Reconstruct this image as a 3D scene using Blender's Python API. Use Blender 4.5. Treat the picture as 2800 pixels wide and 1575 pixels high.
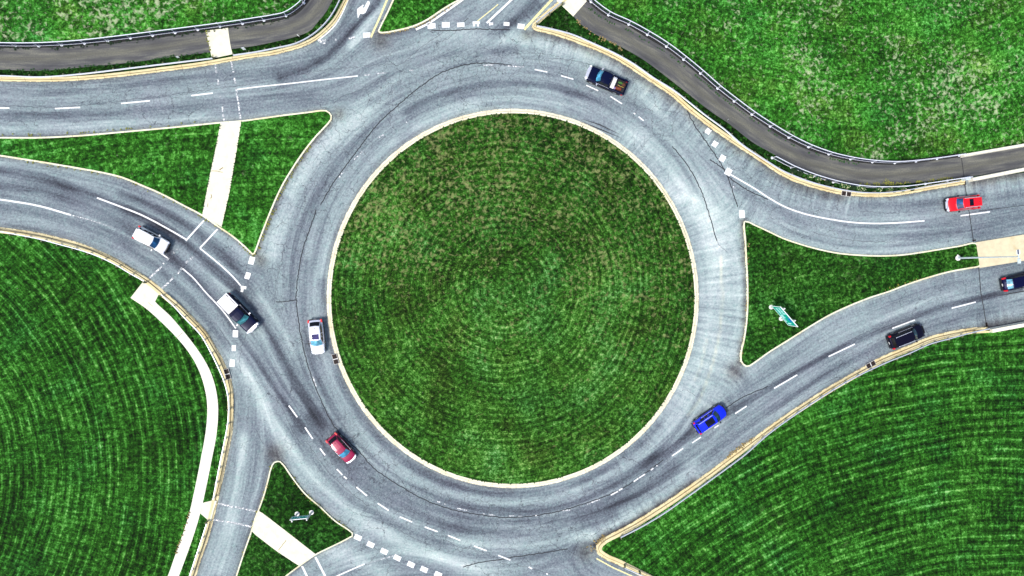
import bpy, bmesh, math, random
import numpy as np
from mathutils import Vector, Matrix, Quaternion
from mathutils.geometry import tessellate_polygon
rad = math.radians
random.seed(7); RNG = np.random.default_rng(7)
scene = bpy.context.scene
for o in list(bpy.data.objects): bpy.data.objects.remove(o)
COL = scene.collection

# ------------------------------------------------------------------ camera, sky, sun, exposure
CAM_H = 85.0; FOC = 1867.0
NADIR = Vector((-110.0, 50.0, -FOC))            # the drone's camera hangs a few degrees off plumb
QROT = NADIR.rotation_difference(Vector((0, 0, -1)))
cam_d = bpy.data.cameras.new("camera"); cam = bpy.data.objects.new("camera", cam_d); COL.objects.link(cam)
cam_d.sensor_width = 36.0; cam_d.lens = 36.0*FOC/2800.0; cam_d.clip_end = 3000.0; cam_d.clip_start = 1.0
cam.location = (0, 0, CAM_H); cam.rotation_mode = 'QUATERNION'; cam.rotation_quaternion = QROT
scene.camera = cam
world = bpy.data.worlds.new("World"); scene.world = world; world.use_nodes = True
wn = world.node_tree; sky = wn.nodes.new("ShaderNodeTexSky"); sky.sky_type = 'NISHITA'; sky.sun_disc = False
SUN_EL, SUN_ROT = rad(58), rad(235)
sky.sun_elevation = SUN_EL; sky.sun_rotation = SUN_ROT; sky.air_density = 1.0; sky.dust_density = 3.0; sky.ozone_density = 1.0
bg = wn.nodes["Background"]; bg.inputs[1].default_value = 0.115
wn.links.new(sky.outputs[0], bg.inputs[0])
sun_d = bpy.data.lights.new("sun", 'SUN'); sun_d.energy = 1.9; sun_d.angle = rad(11); sun_d.color = (1.0, 0.97, 0.92)
sun = bpy.data.objects.new("sun", sun_d); COL.objects.link(sun)
sdir = Vector((math.sin(SUN_ROT)*math.cos(SUN_EL), math.cos(SUN_ROT)*math.cos(SUN_EL), math.sin(SUN_EL)))
sun.rotation_mode = 'QUATERNION'; sun.rotation_quaternion = (-sdir).to_track_quat('-Z', 'Y'); sun.location = sdir*100
vs = scene.view_settings; vs.view_transform = 'Standard'; vs.look = 'None'; vs.gamma = 1; vs.use_curve_mapping = False
vs.exposure = 0.76
scene.render.engine = 'CYCLES'

# ------------------------------------------------------------------ mapping from the survey photo to ground metres
RM = np.array(QROT.to_matrix())
def P(pts, h=0.0):
    a = np.asarray(pts, float).reshape(-1, 2)
    d = np.stack([a[:, 0]-1400.0, 787.5-a[:, 1], -FOC*np.ones(len(a))], 1) @ RM.T
    t = (CAM_H-h)/(-d[:, 2])
    return np.stack([d[:, 0]*t, d[:, 1]*t], 1)
def P1(x, y, h=0.0): p = P([(x, y)], h)[0]; return float(p[0]), float(p[1])
def to_px(x, y):
    d = np.stack([x, y, -CAM_H*np.ones_like(x)], -1) @ RM
    s = FOC/(-d[..., 2])
    return 1400.0+d[..., 0]*s, 787.5-d[..., 1]*s

# ------------------------------------------------------------------ curve helpers
def smooth(pts, step=0.6, closed=False):
    p = np.asarray(pts, float); n = len(p); out = []
    rng = range(n if closed else n-1)
    for i in rng:
        if closed: a, b, c, d = p[(i-1) % n], p[i], p[(i+1) % n], p[(i+2) % n]
        else: a, b, c, d = p[max(i-1, 0)], p[i], p[i+1], p[min(i+2, n-1)]
        L = np.linalg.norm(c-b); k = max(1, int(L/step))
        if k > 60: k = 60
        # centripetal tangents keep short spans from overshooting
        la, lb, lc = max(np.linalg.norm(b-a), 1e-6), max(L, 1e-6), max(np.linalg.norm(d-c), 1e-6)
        m1 = ((c-b)/lb*la+(b-a)/la*lb)/(la+lb)*lb if la > 1e-5 else (c-b)
        m2 = ((d-c)/lc*lb+(c-b)/lb*lc)/(lb+lc)*lb if lc > 1e-5 else (c-b)
        for j in range(k):
            t = j/k; t2, t3 = t*t, t*t*t
            out.append((2*t3-3*t2+1)*b+(t3-2*t2+t)*m1+(-2*t3+3*t2)*c+(t3-t2)*m2)
    if not closed: out.append(p[-1])
    return np.array(out)
def length(c): return np.concatenate([[0], np.cumsum(np.linalg.norm(np.diff(c, axis=0), axis=1))])
def resample(c, n):
    s = length(c); t = np.linspace(0, s[-1], n)
    return np.stack([np.interp(t, s, c[:, 0]), np.interp(t, s, c[:, 1])], 1)
def normals(c, closed=False):
    if closed: t = np.roll(c, -1, 0)-np.roll(c, 1, 0)
    else: t = np.gradient(c, axis=0)
    t /= np.maximum(np.linalg.norm(t, axis=1, keepdims=True), 1e-9)
    return np.stack([-t[:, 1], t[:, 0]], 1)      # left of travel
def area(p): x, y = p[:, 0], p[:, 1]; return 0.5*np.sum(x*np.roll(y, -1)-y*np.roll(x, -1))

# ------------------------------------------------------------------ objects
def tag(o, label=None, cat=None, group=None, kind=None):
    if label: o['label'] = label
    if cat: o['category'] = cat
    if group: o['group'] = group
    if kind: o['kind'] = kind
    return o
def mesh_obj(name, verts, faces, mat=None, parent=None, uv=None, smooth_sh=False):
    me = bpy.data.meshes.new(name); me.from_pydata([tuple(v) for v in verts], [], [tuple(f) for f in faces])
    if uv is not None:
        l = me.uv_layers.new(name="UVMap"); idx = np.empty(len(me.loops), int); me.loops.foreach_get("vertex_index", idx)
        l.data.foreach_set("uv", np.asarray(uv, np.float32)[idx].ravel())
    if mat: me.materials.append(mat)
    if smooth_sh: me.polygons.foreach_set("use_smooth", [True]*len(me.polygons))
    me.update(); o = bpy.data.objects.new(name, me); COL.objects.link(o)
    if parent: o.parent = parent
    return o
def empty(name, loc=(0, 0, 0), rz=0.0):
    o = bpy.data.objects.new(name, None); COL.objects.link(o); o.location = loc; o.rotation_euler = (0, 0, rz); o.empty_display_size = .3
    return o
class MB:
    def __init__(s): s.v = []; s.f = []
    def add(s, v, f): n = len(s.v); s.v += [tuple(x) for x in v]; s.f += [tuple(i+n for i in q) for q in f]
    def box(s, c, d, rz=0.0, taper=1.0):
        x, y, z = d[0]/2, d[1]/2, d[2]/2; cs, sn = math.cos(rz), math.sin(rz); vv = []
        for k in (-1, 1):
            tt = taper if k > 0 else 1.0
            for (a, b) in ((-1, -1), (1, -1), (1, 1), (-1, 1)):
                px, py = a*x*tt, b*y*tt
                vv.append((c[0]+px*cs-py*sn, c[1]+px*sn+py*cs, c[2]+k*z))
        s.add(vv, [(3, 2, 1, 0), (4, 5, 6, 7), (0, 1, 5, 4), (1, 2, 6, 5), (2, 3, 7, 6), (3, 0, 4, 7)])
    def tube(s, a, b, r, n=8, r2=None):
        a, b = Vector(a), Vector(b); d = (b-a).normalized(); u = d.orthogonal().normalized(); w = d.cross(u); r2 = r if r2 is None else r2; vv = []
        for (p, q) in ((a, r), (b, r2)):
            for i in range(n):
                t = 2*math.pi*i/n; vv.append(p+u*(q*math.cos(t))+w*(q*math.sin(t)))
        s.add(vv, [(i, (i+1) % n, n+(i+1) % n, n+i) for i in range(n)]+[tuple(range(n-1, -1, -1)), tuple(range(n, 2*n))])
    def sweep(s, curve, prof, z0=0.0, closed=False):
        """prof: (offset to the left of travel, z) points swept along a plan curve"""
        nn = normals(curve, closed); m = len(prof); n = len(curve); vv = []
        for i in range(n):
            for (o_, z) in prof: vv.append((curve[i, 0]+nn[i, 0]*o_, curve[i, 1]+nn[i, 1]*o_, z+z0))
        ff = [(i*m+j, ((i+1) % n)*m+j, ((i+1) % n)*m+j+1, i*m+j+1) for i in range(n if closed else n-1) for j in range(m-1)]
        s.add(vv, ff)
    def build(s, name, mat, parent=None, sm=False): return mesh_obj(name, s.v, s.f, mat, parent, smooth_sh=sm)
def polygon(name, pts, z, mat, parent=None):
    p = [Vector((a, b, z)) for a, b in pts]; t = tessellate_polygon([p])
    tt = []
    for f in t:
        a, b, c = (p[i] for i in f)
        tt.append(f if (b-a).cross(c-a).z > 0 else (f[0], f[2], f[1]))
    return mesh_obj(name, p, tt, mat, parent)
def slab(name, pts, z0, z1, mat, parent=None):
    p = np.asarray(pts)
    if area(p) < 0: p = p[::-1]
    n = len(p); v = [(a, b, z1) for a, b in p]+[(a, b, z0) for a, b in p]
    t = []
    vv = [Vector(x) for x in v[:n]]
    for f in tessellate_polygon([vv]):
        a, b, c = (vv[i] for i in f); t.append(f if (b-a).cross(c-a).z > 0 else (f[0], f[2], f[1]))
    t += [(i, n+i, n+(i+1) % n, (i+1) % n) for i in range(n)]
    return mesh_obj(name, v, t, mat, parent)
def ribbon(name, a, b, z, mat, parent=None, step=0.7, thick=0.0, cols=1):
    n = max(4, int(max(length(a)[-1], length(b)[-1])/step)); a = resample(a, n); b = resample(b, n); s = length((a+b)/2)
    v, uv = [], []
    for i in range(n):
        w = np.linalg.norm(a[i]-b[i])
        for k in range(cols+1):
            t = k/cols; q = a[i]*(1-t)+b[i]*t; v.append((q[0], q[1], z)); uv.append((s[i], t*w))
    m = cols+1; f = [(i*m+k, (i+1)*m+k, (i+1)*m+k+1, i*m+k+1) for i in range(n-1) for k in range(cols)]
    q = a[0], a[1], b[0]
    if np.cross(q[1]-q[0], q[2]-q[0]) < 0: f = [x[::-1] for x in f]
    if thick:
        k = len(v)
        for i in range(n):
            for e in (a[i], b[i]): v.append((e[0], e[1], z-thick)); uv.append((s[i], 0))
        for i in range(n-1):
            f.append((i*m, k+2*i, k+2*i+2, (i+1)*m)); f.append((i*m+cols, (i+1)*m+cols, k+2*i+3, k+2*i+1))
    return mesh_obj(name, v, f, mat, parent, uv=uv)

# ------------------------------------------------------------------ materials
def new_mat(name):
    m = bpy.data.materials.new(name); m.use_nodes = True; return m, m.node_tree, m.node_tree.nodes["Principled BSDF"]
class N:
    def __init__(s, nt): s.nt = nt
    def node(s, t, **k):
        n = s.nt.nodes.new(t)
        for a, b in k.items(): setattr(n, a, b)
        return n
    def link(s, a, b): s.nt.links.new(a, b)
    def inp(s, sock, v):
        if hasattr(v, 'is_linked') or hasattr(v, 'links'): s.link(v, sock)
        else: sock.default_value = v
    def math(s, op, a, b=0.0, c=None, clamp=False):
        n = s.node("ShaderNodeMath", operation=op); n.use_clamp = clamp; s.inp(n.inputs[0], a); s.inp(n.inputs[1], b)
        if c is not None: s.inp(n.inputs[2], c)
        return n.outputs[0]
    def noise(s, vec, scale, detail=4, rough=0.6, dist=0.0, dims='3D'):
        n = s.node("ShaderNodeTexNoise", noise_dimensions=dims); s.link(vec, n.inputs["Vector"])
        n.inputs["Scale"].default_value = scale; n.inputs["Detail"].default_value = detail
        n.inputs["Roughness"].default_value = rough; n.inputs["Distortion"].default_value = dist
        return n.outputs["Fac"]
    def ramp(s, fac, stops, interp='LINEAR'):
        n = s.node("ShaderNodeValToRGB"); r = n.color_ramp; r.interpolation = interp
        while len(r.elements) < len(stops): r.elements.new(0.5)
        for e, (p, c) in zip(r.elements, stops): e.position = p; e.color = (*c, 1) if len(c) == 3 else c
        s.link(fac, n.inputs[0]); return n.outputs[0]
    def mix(s, fac, a, b, blend='MIX'):
        n = s.node("ShaderNodeMix", data_type='RGBA', blend_type=blend)
        for sock, v in ((n.inputs["Factor"], fac), (n.inputs[6], a), (n.inputs[7], b)):
            if isinstance(v, (tuple, list)): sock.default_value = (*v, 1)
            else: s.inp(sock, v)
        return n.outputs[2]
    def comb(s, x, y, z=0.0):
        n = s.node("ShaderNodeCombineXYZ"); s.inp(n.inputs[0], x); s.inp(n.inputs[1], y); s.inp(n.inputs[2], z); return n.outputs[0]
def g(v): return (v, v, v)
def plain(name, col, rough=0.6, metal=0.0, coat=0.0, var=0.12, scale=3.0, emit=None):
    m, nt, b = new_mat(name); n = N(nt)
    tc = n.node("ShaderNodeTexCoord").outputs["Object"]
    f = n.noise(tc, scale, 4, 0.6)
    c = n.mix(n.math('MULTIPLY', n.math('SUBTRACT', f, 0.35, clamp=True), 2.0*var/0.3*0.5, clamp=True), tuple(col), tuple(x*0.55 for x in col))
    n.link(c, b.inputs["Base Color"]); b.inputs["Roughness"].default_value = rough; b.inputs["Metallic"].default_value = metal
    b.inputs["Coat Weight"].default_value = coat; b.inputs["Coat Roughness"].default_value = 0.06
    return m

def grass_mat(name, centre, streak=0.5, dry=0.3, bright=1.0, olive=0.0, speck=0.3, tracks=0.0, period=1.15, lift=0.0, north=0.0, blocks=0.0, fleck=1.25, tan=((0.17, 0.26, 0.10), (0.55, 0.60, 0.38)), amp=1.75, patw=0.55):
    """mown grass: clumps, blades swept by the mower along arcs round `centre`, dry straw patches"""
    m, nt, b = new_mat(name); n = N(nt)
    geo = n.node("ShaderNodeNewGeometry").outputs["Position"]
    sep = n.node("ShaderNodeSeparateXYZ"); n.link(geo, sep.inputs[0]); X, Y = sep.outputs[0], sep.outputs[1]
    wob = n.math('MULTIPLY', n.math('SUBTRACT', n.noise(geo, 0.05, 2), 0.5), 1.6 if tracks else 0.8)
    dx = n.math('SUBTRACT', X, centre[0]); dy = n.math('SUBTRACT', Y, centre[1])
    r0 = n.math('SQRT', n.math('ADD', n.math('MULTIPLY', dx, dx), n.math('MULTIPLY', dy, dy)))
    r = n.math('ADD', r0, wob)
    th = n.math('ARCTAN2', dy, dx); R = max(8.0, float(np.hypot(*centre))*0.75 if np.hypot(*centre) > 12 else 14.0)
    arc = n.math('MULTIPLY', th, R)
    st1 = n.noise(n.comb(n.math('MULTIPLY', r, 3.2), n.math('MULTIPLY', arc, 0.11)), 1.0, 5, 0.7)
    st2 = n.noise(n.comb(n.math('MULTIPLY', r, 0.55), n.math('MULTIPLY', arc, 0.045), 5.0), 1.0, 2, 0.5)
    st3 = n.noise(n.comb(n.math('MULTIPLY', r, 0.35), n.math('MULTIPLY', arc, 1.5), 9.0), 1.0, 3, 0.6)
    fine = n.noise(geo, 2.3, 5, 0.72, 0.4)
    clump = n.noise(geo, 0.9, 3, 0.6, 0.6)
    big = n.noise(geo, 0.085, 3, 0.55)
    def c0(f, a): return n.math('MULTIPLY', n.math('SUBTRACT', f, 0.5), a)
    v = n.math('ADD', 0.455+lift, c0(fine, amp))
    v = n.math('ADD', v, c0(n.noise(geo, 4.8, 3, 0.7), 0.8))
    v = n.math('ADD', v, c0(clump, 0.40))
    if tracks:      # narrow bright swath edges left by the mower, a couple of metres apart
        ph = n.math('ADD', n.math('DIVIDE', r, period), n.math('MULTIPLY', n.noise(n.comb(n.math('MULTIPLY', r, 0.25), n.math('MULTIPLY', arc, 0.04), 2.0), 1.0, 2), 0.55))
        tri = n.math('ABSOLUTE', n.math('SUBTRACT', n.math('FRACT', ph), 0.5))
        ln = n.math('MULTIPLY', n.math('SUBTRACT', 0.16, tri, clamp=True), 6.3)
        dk = n.math('MULTIPLY', n.math('SUBTRACT', tri, 0.30, clamp=True), 5.0)
        gate = n.math('MULTIPLY', n.math('SUBTRACT', n.noise(n.comb(n.math('MULTIPLY', r, 0.5), n.math('MULTIPLY', arc, 0.09), 12.0), 1.0, 3), 0.36, clamp=True), 5.0, clamp=True)
        v = n.math('ADD', v, n.math('MULTIPLY', n.math('MULTIPLY', ln, gate), 0.20*tracks)); v = n.math('SUBTRACT', v, n.math('MULTIPLY', n.math('MULTIPLY', dk, gate), 0.16*tracks))
    v = n.math('ADD', v, c0(st1, 1.2*streak)); v = n.math('ADD', v, c0(st2, 0.7*streak)); v = n.math('ADD', v, c0(st3, 0.5*streak+0.12+blocks))
    v = n.math('ADD', v, c0(big, 0.58 if north else 0.45))
    if north: v = n.math('ADD', v, n.math('MULTIPLY', n.math('SUBTRACT', Y, -2.0), -0.0025))
    k = bright
    col = n.ramp(v, [(0.0, (0.0012, 0.004, 0.0006)), (0.26, (0.0042*k, 0.021*k, 0.0018*k)), (0.48, (0.0125*k, 0.066*k, 0.0046*k)),
                     (0.64, (0.032*k, 0.155*k, 0.014*k)), (0.80, (0.09*k, 0.29*k, 0.05*k)), (1.0, (0.27*k, 0.46*k, 0.14*k))])
    # hue drift: bluish-green and olive regions
    hue = n.noise(geo, 0.16, 3, 0.6)
    col = n.mix(n.math('MULTIPLY', n.math('SUBTRACT', hue, 0.5, clamp=True), 2.4, clamp=True), col, n.mix(1.0, col, (0.72, 0.95, 1.7), 'MULTIPLY'))
    col = n.mix(n.math('ADD', olive, n.math('MULTIPLY', n.math('SUBTRACT', 0.47, hue, clamp=True), 3.0*(dry+0.1)), clamp=True), col, n.mix(1.0, col, (2.6, 0.88, 1.6), 'MULTIPLY'))
    # dry straw tufts in loose patches
    pat = n.noise(geo, 0.11, 3, 0.6, 1.0); tuft = n.noise(geo, fleck, 5 if fleck < 1.8 else 3, 0.74 if fleck < 1.8 else 0.6, 0.4)
    dm = n.math('ADD', n.math('MULTIPLY', n.math('SUBTRACT', pat, 0.5), patw), n.math('SUBTRACT', tuft, 0.66-0.13*dry))
    if north: dm = n.math('ADD', dm, n.math('MULTIPLY', n.math('MINIMUM', n.math('MAXIMUM', n.math('ADD', Y, 4.0), -8.0), 12.0), 0.006*north))
    dm = n.math('MULTIPLY', n.math('MULTIPLY', dm, 5.5, clamp=True), min(1.0, 0.25+dry), clamp=True)
    straw = n.mix(n.noise(geo, 3.0, 3), tan[0], tan[1])
    col = n.mix(n.math('MULTIPLY', dm, 0.85), col, straw)
    # small pale specks (seed heads, clippings)
    vor = n.node("ShaderNodeTexVoronoi", feature='F1'); n.link(geo, vor.inputs["Vector"]); vor.inputs["Scale"].default_value = 1.1
    sp = n.math('MULTIPLY', n.math('LESS_THAN', vor.outputs["Distance"], 0.075), n.math('GREATER_THAN', n.noise(geo, 0.5, 2), 0.62-0.1*speck))
    col = n.mix(n.math('MULTIPLY', sp, speck), col, (0.5, 0.5, 0.4))
    n.link(col, b.inputs["Base Color"]); b.inputs["Roughness"].default_value = 0.9; b.inputs["Specular IOR Level"].default_value = 0.1
    bp = n.node("ShaderNodeBump"); bp.inputs["Strength"].default_value = 0.7; bp.inputs["Distance"].default_value = 0.12
    n.link(fine, bp.inputs["Height"]); n.link(bp.outputs[0], b.inputs["Normal"])
    return m

def kerb_mat(name, col, line=None, dirt=0.5):
    m, nt, b = new_mat(name); n = N(nt)
    uv = n.node("ShaderNodeUVMap").outputs[0]; sep = n.node("ShaderNodeSeparateXYZ"); n.link(uv, sep.inputs[0]); U, V = sep.outputs[0], sep.outputs[1]
    geo = n.node("ShaderNodeNewGeometry").outputs["Position"]
    f = n.noise(n.comb(n.math('MULTIPLY', U, 0.5), n.math('MULTIPLY', V, 3.0)), 1.0, 5, 0.65)
    c = n.ramp(f, [(0.25, tuple(x*0.62 for x in col)), (0.5, col), (0.8, tuple(min(0.9, x*1.25) for x in col))])
    c = n.mix(n.math('MULTIPLY', n.math('SUBTRACT', n.noise(geo, 0.35, 3), 0.47, clamp=True), 3.0*dirt, clamp=True), c, tuple(x*y for x, y in zip(col, (0.9, 0.68, 0.36))))
    jt = n.math('LESS_THAN', n.math('FRACT', n.math('DIVIDE', U, 3.05)), 0.012)
    c = n.mix(n.math('MULTIPLY', jt, 0.75), c, (0.10, 0.08, 0.05))
    if line is not None:
        wv = n.math('MULTIPLY', n.math('SUBTRACT', n.noise(n.comb(n.math('MULTIPLY', U, 0.8), 0.0), 1.0, 4), 0.5), 0.10)
        d = n.math('ABSOLUTE', n.math('SUBTRACT', n.math('ADD', V, wv), line))
        k = n.math('MULTIPLY', n.math('SUBTRACT', 0.075, d, clamp=True), 16.0, clamp=True)
        k = n.math('MULTIPLY', k, n.math('ADD', 0.35, n.noise(n.comb(n.math('MULTIPLY', U, 0.25), 3.0), 1.0, 3)), clamp=True)
        c = n.mix(k, c, (0.10, 0.055, 0.02))
    edge = n.math('MULTIPLY', n.math('MULTIPLY', n.math('SUBTRACT', 0.16, V, clamp=True), 10.0, clamp=True), n.math('GREATER_THAN', n.noise(n.comb(n.math('MULTIPLY', U, 0.9), 7.0), 1.0, 4, 0.7), 0.50))
    c = n.mix(n.math('MULTIPLY', edge, dirt*1.4, clamp=True), c, (0.06, 0.04, 0.015))
    n.link(c, b.inputs["Base Color"]); b.inputs["Roughness"].default_value = 0.85
    return m

M = {}
def W2(x, y): return P1(x, y)
ISC = (1402, 816)
M['g_isle'] = grass_mat("grass_central", P1(1375,790), 0.24, 0.64, 1.05, 0.20, 0.15, 0.75, 0.78, 0.015, 1.0, .10, 2.0, ((0.13, 0.17, 0.045), (0.34, 0.36, 0.15)), 1.55, 0.30)
M['g_nw'] = grass_mat("grass_northwest", P1(300, -1400), 0.34, 0.86, 1.5, 0.0, 0.2, lift=.035, fleck=1.8, tan=((0.20, 0.32, 0.12), (0.60, 0.62, 0.43)), patw=.5, amp=1.5)
M['g_ne'] = grass_mat("grass_northeast", P1(2300, -1100), 0.42, 0.74, 1.5, 0.0, 0.2, lift=.03, fleck=1.9, tan=((0.18, 0.32, 0.11), (0.60, 0.64, 0.42)), patw=.5, amp=1.5)
M['g_se'] = grass_mat("grass_southeast", P1(2710, 2650), 0.50, 0.06, 1.12, 0.0, 0.15, 1.15, 1.22, .0, 0, .30, 1.25, ((0.09, 0.20, 0.05), (0.28, 0.36, 0.16)), 1.25)
M['g_sw'] = grass_mat("grass_southwest", P1(-520, 1300), 0.50, 0.03, 1.05, 0.0, 0.2, 1.15, 0.98, -.005, 0, .25, 1.25, ((0.09, 0.20, 0.05), (0.28, 0.36, 0.16)), 1.2)
M['g_wi'] = grass_mat("grass_west_splitter", P1(900, 3600), 0.42, 0.05, 1.25, 0.0, 0.3, 0.5, 1.1, .03, 0, .15, amp=1.4)
M['g_ei'] = grass_mat("grass_east_splitter", P1(2500, 3200), 0.35, 0.2, 0.85, 0.05, 0.4, lift=.01, tan=((0.09, 0.20, 0.05), (0.28, 0.36, 0.16)))
M['g_si'] = grass_mat("grass_south_splitter", P1(-1500, 1350), 0.30, 0.02, 0.62, 0.0, 0.1)
M['g_ni'] = grass_mat("grass_north_splitter", P1(1100, 1500), 0.05, 0.05, 1.35, 0.0, 0.1)
M['g_verge'] = grass_mat("grass_verge", P1(1400, 800), 0.1, 0.02, 0.45, 0.0, 0.1)
M['g_far'] = grass_mat("grass_far", P1(1400, 800), 0.2, 0.2, 1.1)
M['kerb_wide'] = kerb_mat("kerb_concrete_tan", (0.68, 0.59, 0.34), 0.46, 0.5)
M['kerb_thin'] = kerb_mat("kerb_concrete_cream", (0.78, 0.76, 0.56), None, 0.7)
M['kerb_isle'] = kerb_mat("kerb_concrete_island", (0.78, 0.73, 0.54), 0.56, 0.4)
def concrete(name, col, stain=0.2, slabs=0.0):
    m, nt, b = new_mat(name); n = N(nt); geo = n.node("ShaderNodeNewGeometry").outputs["Position"]
    c = n.ramp(n.noise(geo, 1.3, 6, 0.65), [(0.25, tuple(x*0.80 for x in col)), (0.55, col), (0.8, tuple(min(.92, x*1.1) for x in col))])
    c = n.mix(n.math('MULTIPLY', n.math('SUBTRACT', n.noise(geo, 0.5, 5, 0.7, 1.0), 0.55, clamp=True), 6*stain, clamp=True), c, tuple(x*y for x, y in zip(col, (0.75, 0.62, 0.35))))
    if slabs:
        uv = n.node("ShaderNodeUVMap").outputs[0]; sep = n.node("ShaderNodeSeparateXYZ"); n.link(uv, sep.inputs[0])
        j = n.math('LESS_THAN', n.math('FRACT', n.math('DIVIDE', sep.outputs[0], slabs)), 0.02)
        c = n.mix(n.math('MULTIPLY', j, 0.5), c, (0.2, 0.18, 0.12))
    n.link(c, b.inputs["Base Color"]); b.inputs["Roughness"].default_value = 0.85; return m
M['pave'] = concrete("pavement_concrete", (0.76, 0.74, 0.62), 0.05, 1.53)
M['pad'] = concrete("pad_concrete", (0.76, 0.73, 0.56), 0.10)
M['beige'] = concrete("median_concrete", (0.66, 0.58, 0.38), 0.35)
M['barrier'] = concrete("barrier_concrete", (0.78, 0.74, 0.60), 0.12)
# asphalt footpath: brown-grey with a pale worn centre and dark edges
def path_mat():
    m, nt, b = new_mat("path_asphalt"); n = N(nt); uv = n.node("ShaderNodeUVMap").outputs[0]
    sep = n.node("ShaderNodeSeparateXYZ"); n.link(uv, sep.inputs[0]); U, V = sep.outputs[0], sep.outputs[1]
    geo = n.node("ShaderNodeNewGeometry").outputs["Position"]
    f = n.noise(n.comb(n.math('MULTIPLY', U, 0.22), n.math('MULTIPLY', V, 1.6)), 1.0, 5, 0.62)
    c = n.ramp(f, [(0.32, (0.042, 0.044, 0.046)), (0.5, (0.088, 0.090, 0.088)), (0.68, (0.19, 0.19, 0.15))])
    w = n.math('ADD', n.math('MULTIPLY', n.math('SUBTRACT', n.noise(n.comb(n.math('MULTIPLY', U, 0.1), 2.0), 1.0, 2), 0.5), 1.6), 1.4)
    d = n.math('ABSOLUTE', n.math('SUBTRACT', V, w)); k = n.math('SUBTRACT', 1.0, n.math('DIVIDE', d, 0.9), clamp=True)
    c = n.mix(n.math('MULTIPLY', k, 0.55), c, (0.145, 0.142, 0.095))
    c = n.mix(n.math('MULTIPLY', n.math('SUBTRACT', n.noise(geo, 7.0, 2), 0.4, clamp=True), 1.6, clamp=True), c, (0.055, 0.052, 0.07))
    n.link(c, b.inputs["Base Color"]); b.inputs["Roughness"].default_value = 0.85; return m
M['path'] = path_mat()
def paint(name, col, wear=0.12):
    m, nt, b = new_mat(name); n = N(nt); geo = n.node("ShaderNodeNewGeometry").outputs["Position"]
    f = n.noise(geo, 4.5, 4, 0.7); k = n.math('MULTIPLY', n.math('SUBTRACT', f, 0.60-wear*0.35, clamp=True), 12.0*min(1, wear*4), clamp=True)
    n.link(n.mix(k, col, (0.20, 0.23, 0.25)), b.inputs["Base Color"]); b.inputs["Roughness"].default_value = 0.6; return m
M['white'] = paint("road_paint_white", (0.80, 0.81, 0.80), 0.12)
M['worn'] = paint("road_paint_worn", (0.85, 0.85, 0.84), 0.5)
M['faint'] = paint("road_paint_faded", (0.5, 0.54, 0.56), 0.6)
M['yellow'] = paint("road_paint_yellow", (0.80, 0.72, 0.33), 0.15)
M['seal'] = plain("crack_filler", (0.018, 0.02, 0.025), 0.8)
M['crackl'] = plain("crack_hairline", (0.06, 0.065, 0.08), 0.9)
M['skid'] = plain("tyre_rubber_mark", (0.025, 0.027, 0.03), 0.8)
M['steel'] = plain("galvanised_steel", (0.62, 0.66, 0.72), 0.38, 0.35, var=0.1)
M['post'] = plain("guardrail_post_wood", (0.13, 0.14, 0.075), 0.85)
M['rail_white'] = plain("railing_paint", (0.74, 0.77, 0.84), 0.5, 0.1)
M['rail_dark'] = plain("railing_mesh_coating", (0.035, 0.042, 0.09), 0.6)
M['black'] = plain("black_plastic", (0.008, 0.008, 0.009), 0.6)
M['iron'] = plain("cast_iron", (0.018, 0.009, 0.006), 0.8)
M['footing'] = plain("footing_concrete", (0.74, 0.72, 0.68), 0.8)
M['sign_green'] = plain("sign_face_green", (0.0, 0.40, 0.30), 0.4)
M['sign_white'] = plain("sign_lettering_white", (0.55, 0.95, 0.95), 0.4)
M['sign_edge'] = plain("sign_border_white", (0.85, 0.88, 0.88), 0.4)
M['sign_blue'] = plain("sign_patch_blue", (0.0, 0.07, 0.6), 0.4)
M['alu'] = plain("painted_aluminium", (0.66, 0.76, 0.82), 0.45, 0.2)

# ------------------------------------------------------------------ plan of the junction (survey pixels)
K_NW = [(-1300,150),(-500,205),(-150,220),(0,222),(110,224),(221,220),(331,210),(442,196.5),(552,182),(662,163),(700,157),(741,152),(783,142),(824,130),(866,110),(893,88),(921,58),(940,25),(952.5,0),(985,-75),(1060,-240),(1350,-900)]
PU_NW = [(-1300,60),(-300,125),(0,132),(166,130),(304,119),(442,103),(566,85.6),(700,67),(741,62),(783,52),(810,41),(832,22),(849,0),(900,-120),(1150,-900)]
PL_NW = [(-1300,110),(-300,185),(0,191),(110,194.6),(221,185.5),(359,171.7),(469,157),(577,143.5),(635,135),(700,126),(755,114.5),(810,101),(852,83),(871,59),(888,41),(899,22),(911,0),(960,-130),(1230,-900)]
K_NE = [(2300,-900),(1640,-120),(1531,0),(1500,24),(1470,50),(1457,63),(1453,73),(1457,80),(1468,85),(1494,91),(1538,104),(1593,124),(1648,146),(1690,167),(1731,193),(1773,221),(1814,248),(1842,268),(1869,293),(1924,337),(1980,377),(2010,398),(2062,431),(2100,457),(2155,490),(2210,510),(2266,525.6),(2299,532.5),(2326,535.5),(2376,539),(2431,538),(2486,530),(2542,520),(2583,513),(2638,504)]
PU_NE = [(1600,0),(1648,41),(1717.5,73),(1767,103.5),(1819.6,135),(1864,168),(1911,207),(1966,254),(2021,295),(2062.5,326),(2100,351),(2128,370),(2169,392),(2210,411),(2266,428),(2321,441),(2376,448),(2445,451),(2514,445),(2569,437),(2640,428),(2800,401),(3300,305),(4200,120)]
PL_NE = [(1567,45),(1593,72),(1621,91),(1654,108),(1703.6,132.5),(1750.5,159),(1792,188),(1830.6,218),(1869,248),(1911,281.5),(1952,312),(1993.4,339.5),(2035,373),(2062,393),(2100,414),(2127.6,430),(2183,458),(2238,480),(2293,497),(2348,506),(2404,506),(2459,503.5),(2514,499),(2569,492.5),(2640,484),(2800,462),(3300,366),(4200,190)]
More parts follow.
